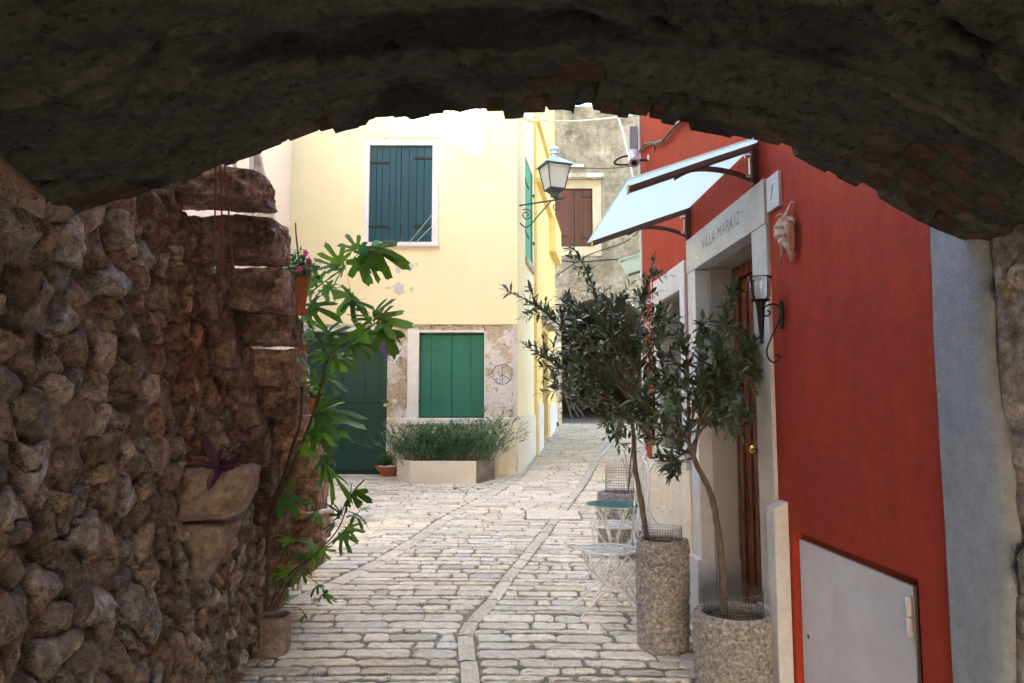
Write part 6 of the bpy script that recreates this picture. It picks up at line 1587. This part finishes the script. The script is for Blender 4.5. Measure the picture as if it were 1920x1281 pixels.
# ============================================================ BISTRO SET
def curl(c, e1, e2, r_, a0, turns, n=16, sh=.75): return [c + (e1 * math.cos(a0 + turns * 6.283 * k / n) + e2 * math.sin(a0 + turns * 6.283 * k / n)) * r_ * (1 - sh * k / n) for k in range(n + 1)]
def chair_proto(label, loc, rot):
    root = thing('bistro_chair', label, 'chair', (0, 0, 0), 'white iron bistro chairs')
    m = M['white_iron']; ex, ey, ez = Vector((1, 0, 0)), Vector((0, 1, 0)), Vector((0, 0, 1))
    SR = .20; SH = .45
    mb = MB(); circ = [Vector((SR * math.cos(a), SR * math.sin(a), SH)) for a in [6.2832 * k / 36 for k in range(37)]]; mb.tube(circ, .0085, 6, False)
    for k in range(8):
        a = 6.2832 * k / 8; u = Vector((math.cos(a), math.sin(a), 0)); v = Vector((-math.sin(a), math.cos(a), 0)); c = u * .135 + ez * SH
        mb.tube(curl(c, u, v, .062, 0, 1.0, 14, .25), .004, 5); mb.tube(curl(u * .06 + ez * SH, u, v, .045, 0, 1.0, 12, 0), .0035, 5); mb.tube([ez * SH, u * SR + ez * SH], .0035, 5)
        mb.tube(curl(u * .16 + v * .045 + ez * SH, v, u, .03, 0, 1.2, 12), .003, 5)
    mb.lathe((0, 0, SH - .004), [(.018, 0), (.018, .008), (.003, .01)], 10)
    mb.build('seat', m, root, smooth=True)
    # crossing legs: front pair and rear pair on each side (chair faces -x, back at +x)
    for sy in (-1, 1):
        for (xa, xb) in ((-.17, .24), (.17, -.24)):
            mb = MB(); y_ = sy * (.155 if xa < 0 else .135)
            mb.tube(smooth_path([Vector((xa, y_ * .75, SH)), Vector((xa * .93, y_, SH - .09)), Vector((xa * .45, y_, SH - .2)), Vector((xb * .35, y_, .17)), Vector((xb * .82, y_, .06)), Vector((xb, y_, .006))], 5), .0085, 6); mb.ball(Vector((xb, y_, .008)), .012, 4)
            mb.build('leg', m, root, smooth=True)
    mb = MB(); mb.tube([(-.06, -.15, .25), (-.06, .15, .25)], .006, 5)
    for sy in (-1, 1):
        c = Vector((.02, sy * .07, .20)); mb.tube(curl(c, ey, ez, .06, 0, 1.5, 20), .0045, 5); mb.tube(curl(c - ez * .11, ey, ez, .045, 3, 1.5, 20), .0045, 5)
    mb.build('stretcher', m, root, smooth=True)
    # oval back
    mb = MB(); bc_ = Vector((.24, 0, .80)); bu = Vector((.13, 0, 1)).normalized()
    oval = [bc_ + ey * .165 * math.cos(a) + bu * .27 * math.sin(a) * (1 if math.sin(a) > 0 else 1.15) for a in [6.2832 * k / 40 for k in range(41)]]
    mb.tube(oval, .008, 6, False)
    for sy in (-1, 1): mb.tube(smooth_path([Vector((.17, sy * .12, SH - .05)), Vector((.20, sy * .13, SH + .06)), bc_ + ey * sy * .15 - bu * .13], 4), .008, 6)
    mb.build('back_frame', m, root, smooth=True)
    mb = MB()
    for sy in (-1, 1):
        for (h_, r_, w_) in ((.14, .062, .07), (0, .07, .085), (-.15, .055, .065)):
            mb.tube(curl(bc_ + bu * h_ + ey * sy * w_, ey * sy, bu, r_, 0 if h_ >= 0 else 3, 1.5, 20), .0048, 5)
        mb.tube(smooth_path([bc_ - bu * .28, bc_ + ey * sy * .05 - bu * .1, bc_ + ey * sy * .02 + bu * .1, bc_ + ey * sy * .05 + bu * .2, bc_ + bu * .26], 5), .0045, 5)
    mb.build('back_scroll', m, root, smooth=True)
    root.location = loc; root.rotation_euler = (0, 0, rot); return root
def dup(root, label, loc, rot):
    r_ = root.copy(); C.objects.link(r_); r_['label'] = label; r_.location = loc; r_.rotation_euler = (0, 0, rot)
    for ch in list(root.children): c_ = ch.copy(); C.objects.link(c_); c_.parent = r_
    return r_
k1 = atz(1143, 1037, .462); k2 = atz(1147, 985, .45 + g(6.3))
ch1 = chair_proto('white scrolled iron bistro chair nearest, partly behind the tall planter', (k1.x, k1.y, g(k1.y) + .012), .10)
ch2 = dup(ch1, 'white scrolled iron bistro chair with oval back, beyond the small glass table', (k2.x + .02, k2.y, g(k2.y) + .012), -.25)
ch3 = dup(ch1, 'white iron bistro chair closest to the red house wall, seen edge on', (1.20, 6.05, g(6.05) + .012), -1.45)
# table
t_ = atz(1150, 938, .74 + g(6.1)); tg = g(t_.y) + .012; TX_, TY_ = t_.x, t_.y
root = thing('bistro_table', 'small round table with green glass top on white scrolled iron legs', 'table', (TX_, TY_, tg))
mb = MB(); mb.lathe((TX_, TY_, tg + .715), [(.205, 0), (.212, .004), (.205, .009)], 40); mb.build('glass_top', M['tglass'], root, smooth=False)
mb = MB(); mb.tube([Vector((TX_ + .15 * math.cos(a), TY_ + .15 * math.sin(a), tg + .706)) for a in [6.2832 * k / 30 for k in range(31)]], .006, 5, False); mb.build('top_ring', M['white_iron'], root, smooth=True)
for k in range(4):
    a = 6.2832 * k / 4 + .5; u = Vector((math.cos(a), math.sin(a), 0)); o_ = Vector((TX_, TY_, tg)); ez = Vector((0, 0, 1)); mb = MB()
    mb.tube(smooth_path([o_ + u * .15 + ez * .70, o_ + u * .10 + ez * .60, o_ + u * .04 + ez * .45, o_ + u * .05 + ez * .25, o_ + u * .14 + ez * .10, o_ + u * .20 + ez * .012], 5), .008, 6)
    mb.tube(curl(o_ + u * .165 + ez * .585, u, ez, .045, 0, 1.4, 18), .005, 5); mb.tube(curl(o_ + u * .09 + ez * .66, u, ez, .035, 2, 1.4, 18), .005, 5); mb.tube(curl(o_ + u * .13 + ez * .22, u, ez, .05, 1, 1.4, 18), .005, 5)
    mb.ball(o_ + u * .2 + ez * .014, .012, 4)
    mb.build('leg', M['white_iron'], root, smooth=True)
# ---- pot with plant on the window sill, pendant
sc_ = Vector(RED((wl + wr) / 2 - .10, -.06, wbot + .002))
flower_pot('terracotta pot on the white window sill behind the nearer olive tree', sc_, .085, .16, saucer=False, group=None)
bushy('bright green leafy plant in the pot on the window sill', sc_ + Vector((0, 0, .15)), .20, .34, 90, .05, .03, M['freshleaf'], rp2)
hp_ = rp3(1222, 612, .03)
root = thing('hanging_ornament', 'white iron heart ornament hanging on the red wall left of the window', 'ornament', hp_ )
mb = MB(); mb.tube([hp_ + Vector((0, 0, .45)), hp_ + Vector((.01, 0, 0)), hp_ + Vector((0, 0, -.26))], .004, 5)
for dz, r_ in ((.22, .05), (0, .06), (-.28, .07)):
    for sg in (-1, 1): mb.tube(curl(hp_ + Vector((sg * r_ * .5, -.01, dz)), Vector((sg, 0, 0)), Vector((0, 0, 1)), r_ * .55, 0, 1.3, 16), .005, 5)
    mb.tube([hp_ + Vector((-r_, -.01, dz)), hp_ + Vector((0, -.01, dz - r_ * 1.2)), hp_ + Vector((r_, -.01, dz))], .005, 5)
mb.build('scrollwork', M['white_iron'], root)
# second doorbell-size details on the red wall
mb = MB(); q = rp3(1217, 298, .0); mb.tube([rp3(1216, 292, .0), rp3(1216, 299, .015)], .012, 8); o = mb.build('cable_clip', M['plastic'], None, loc=q); tag(o, 'small white cable fixing on the red wall beside the security camera', 'fixing')
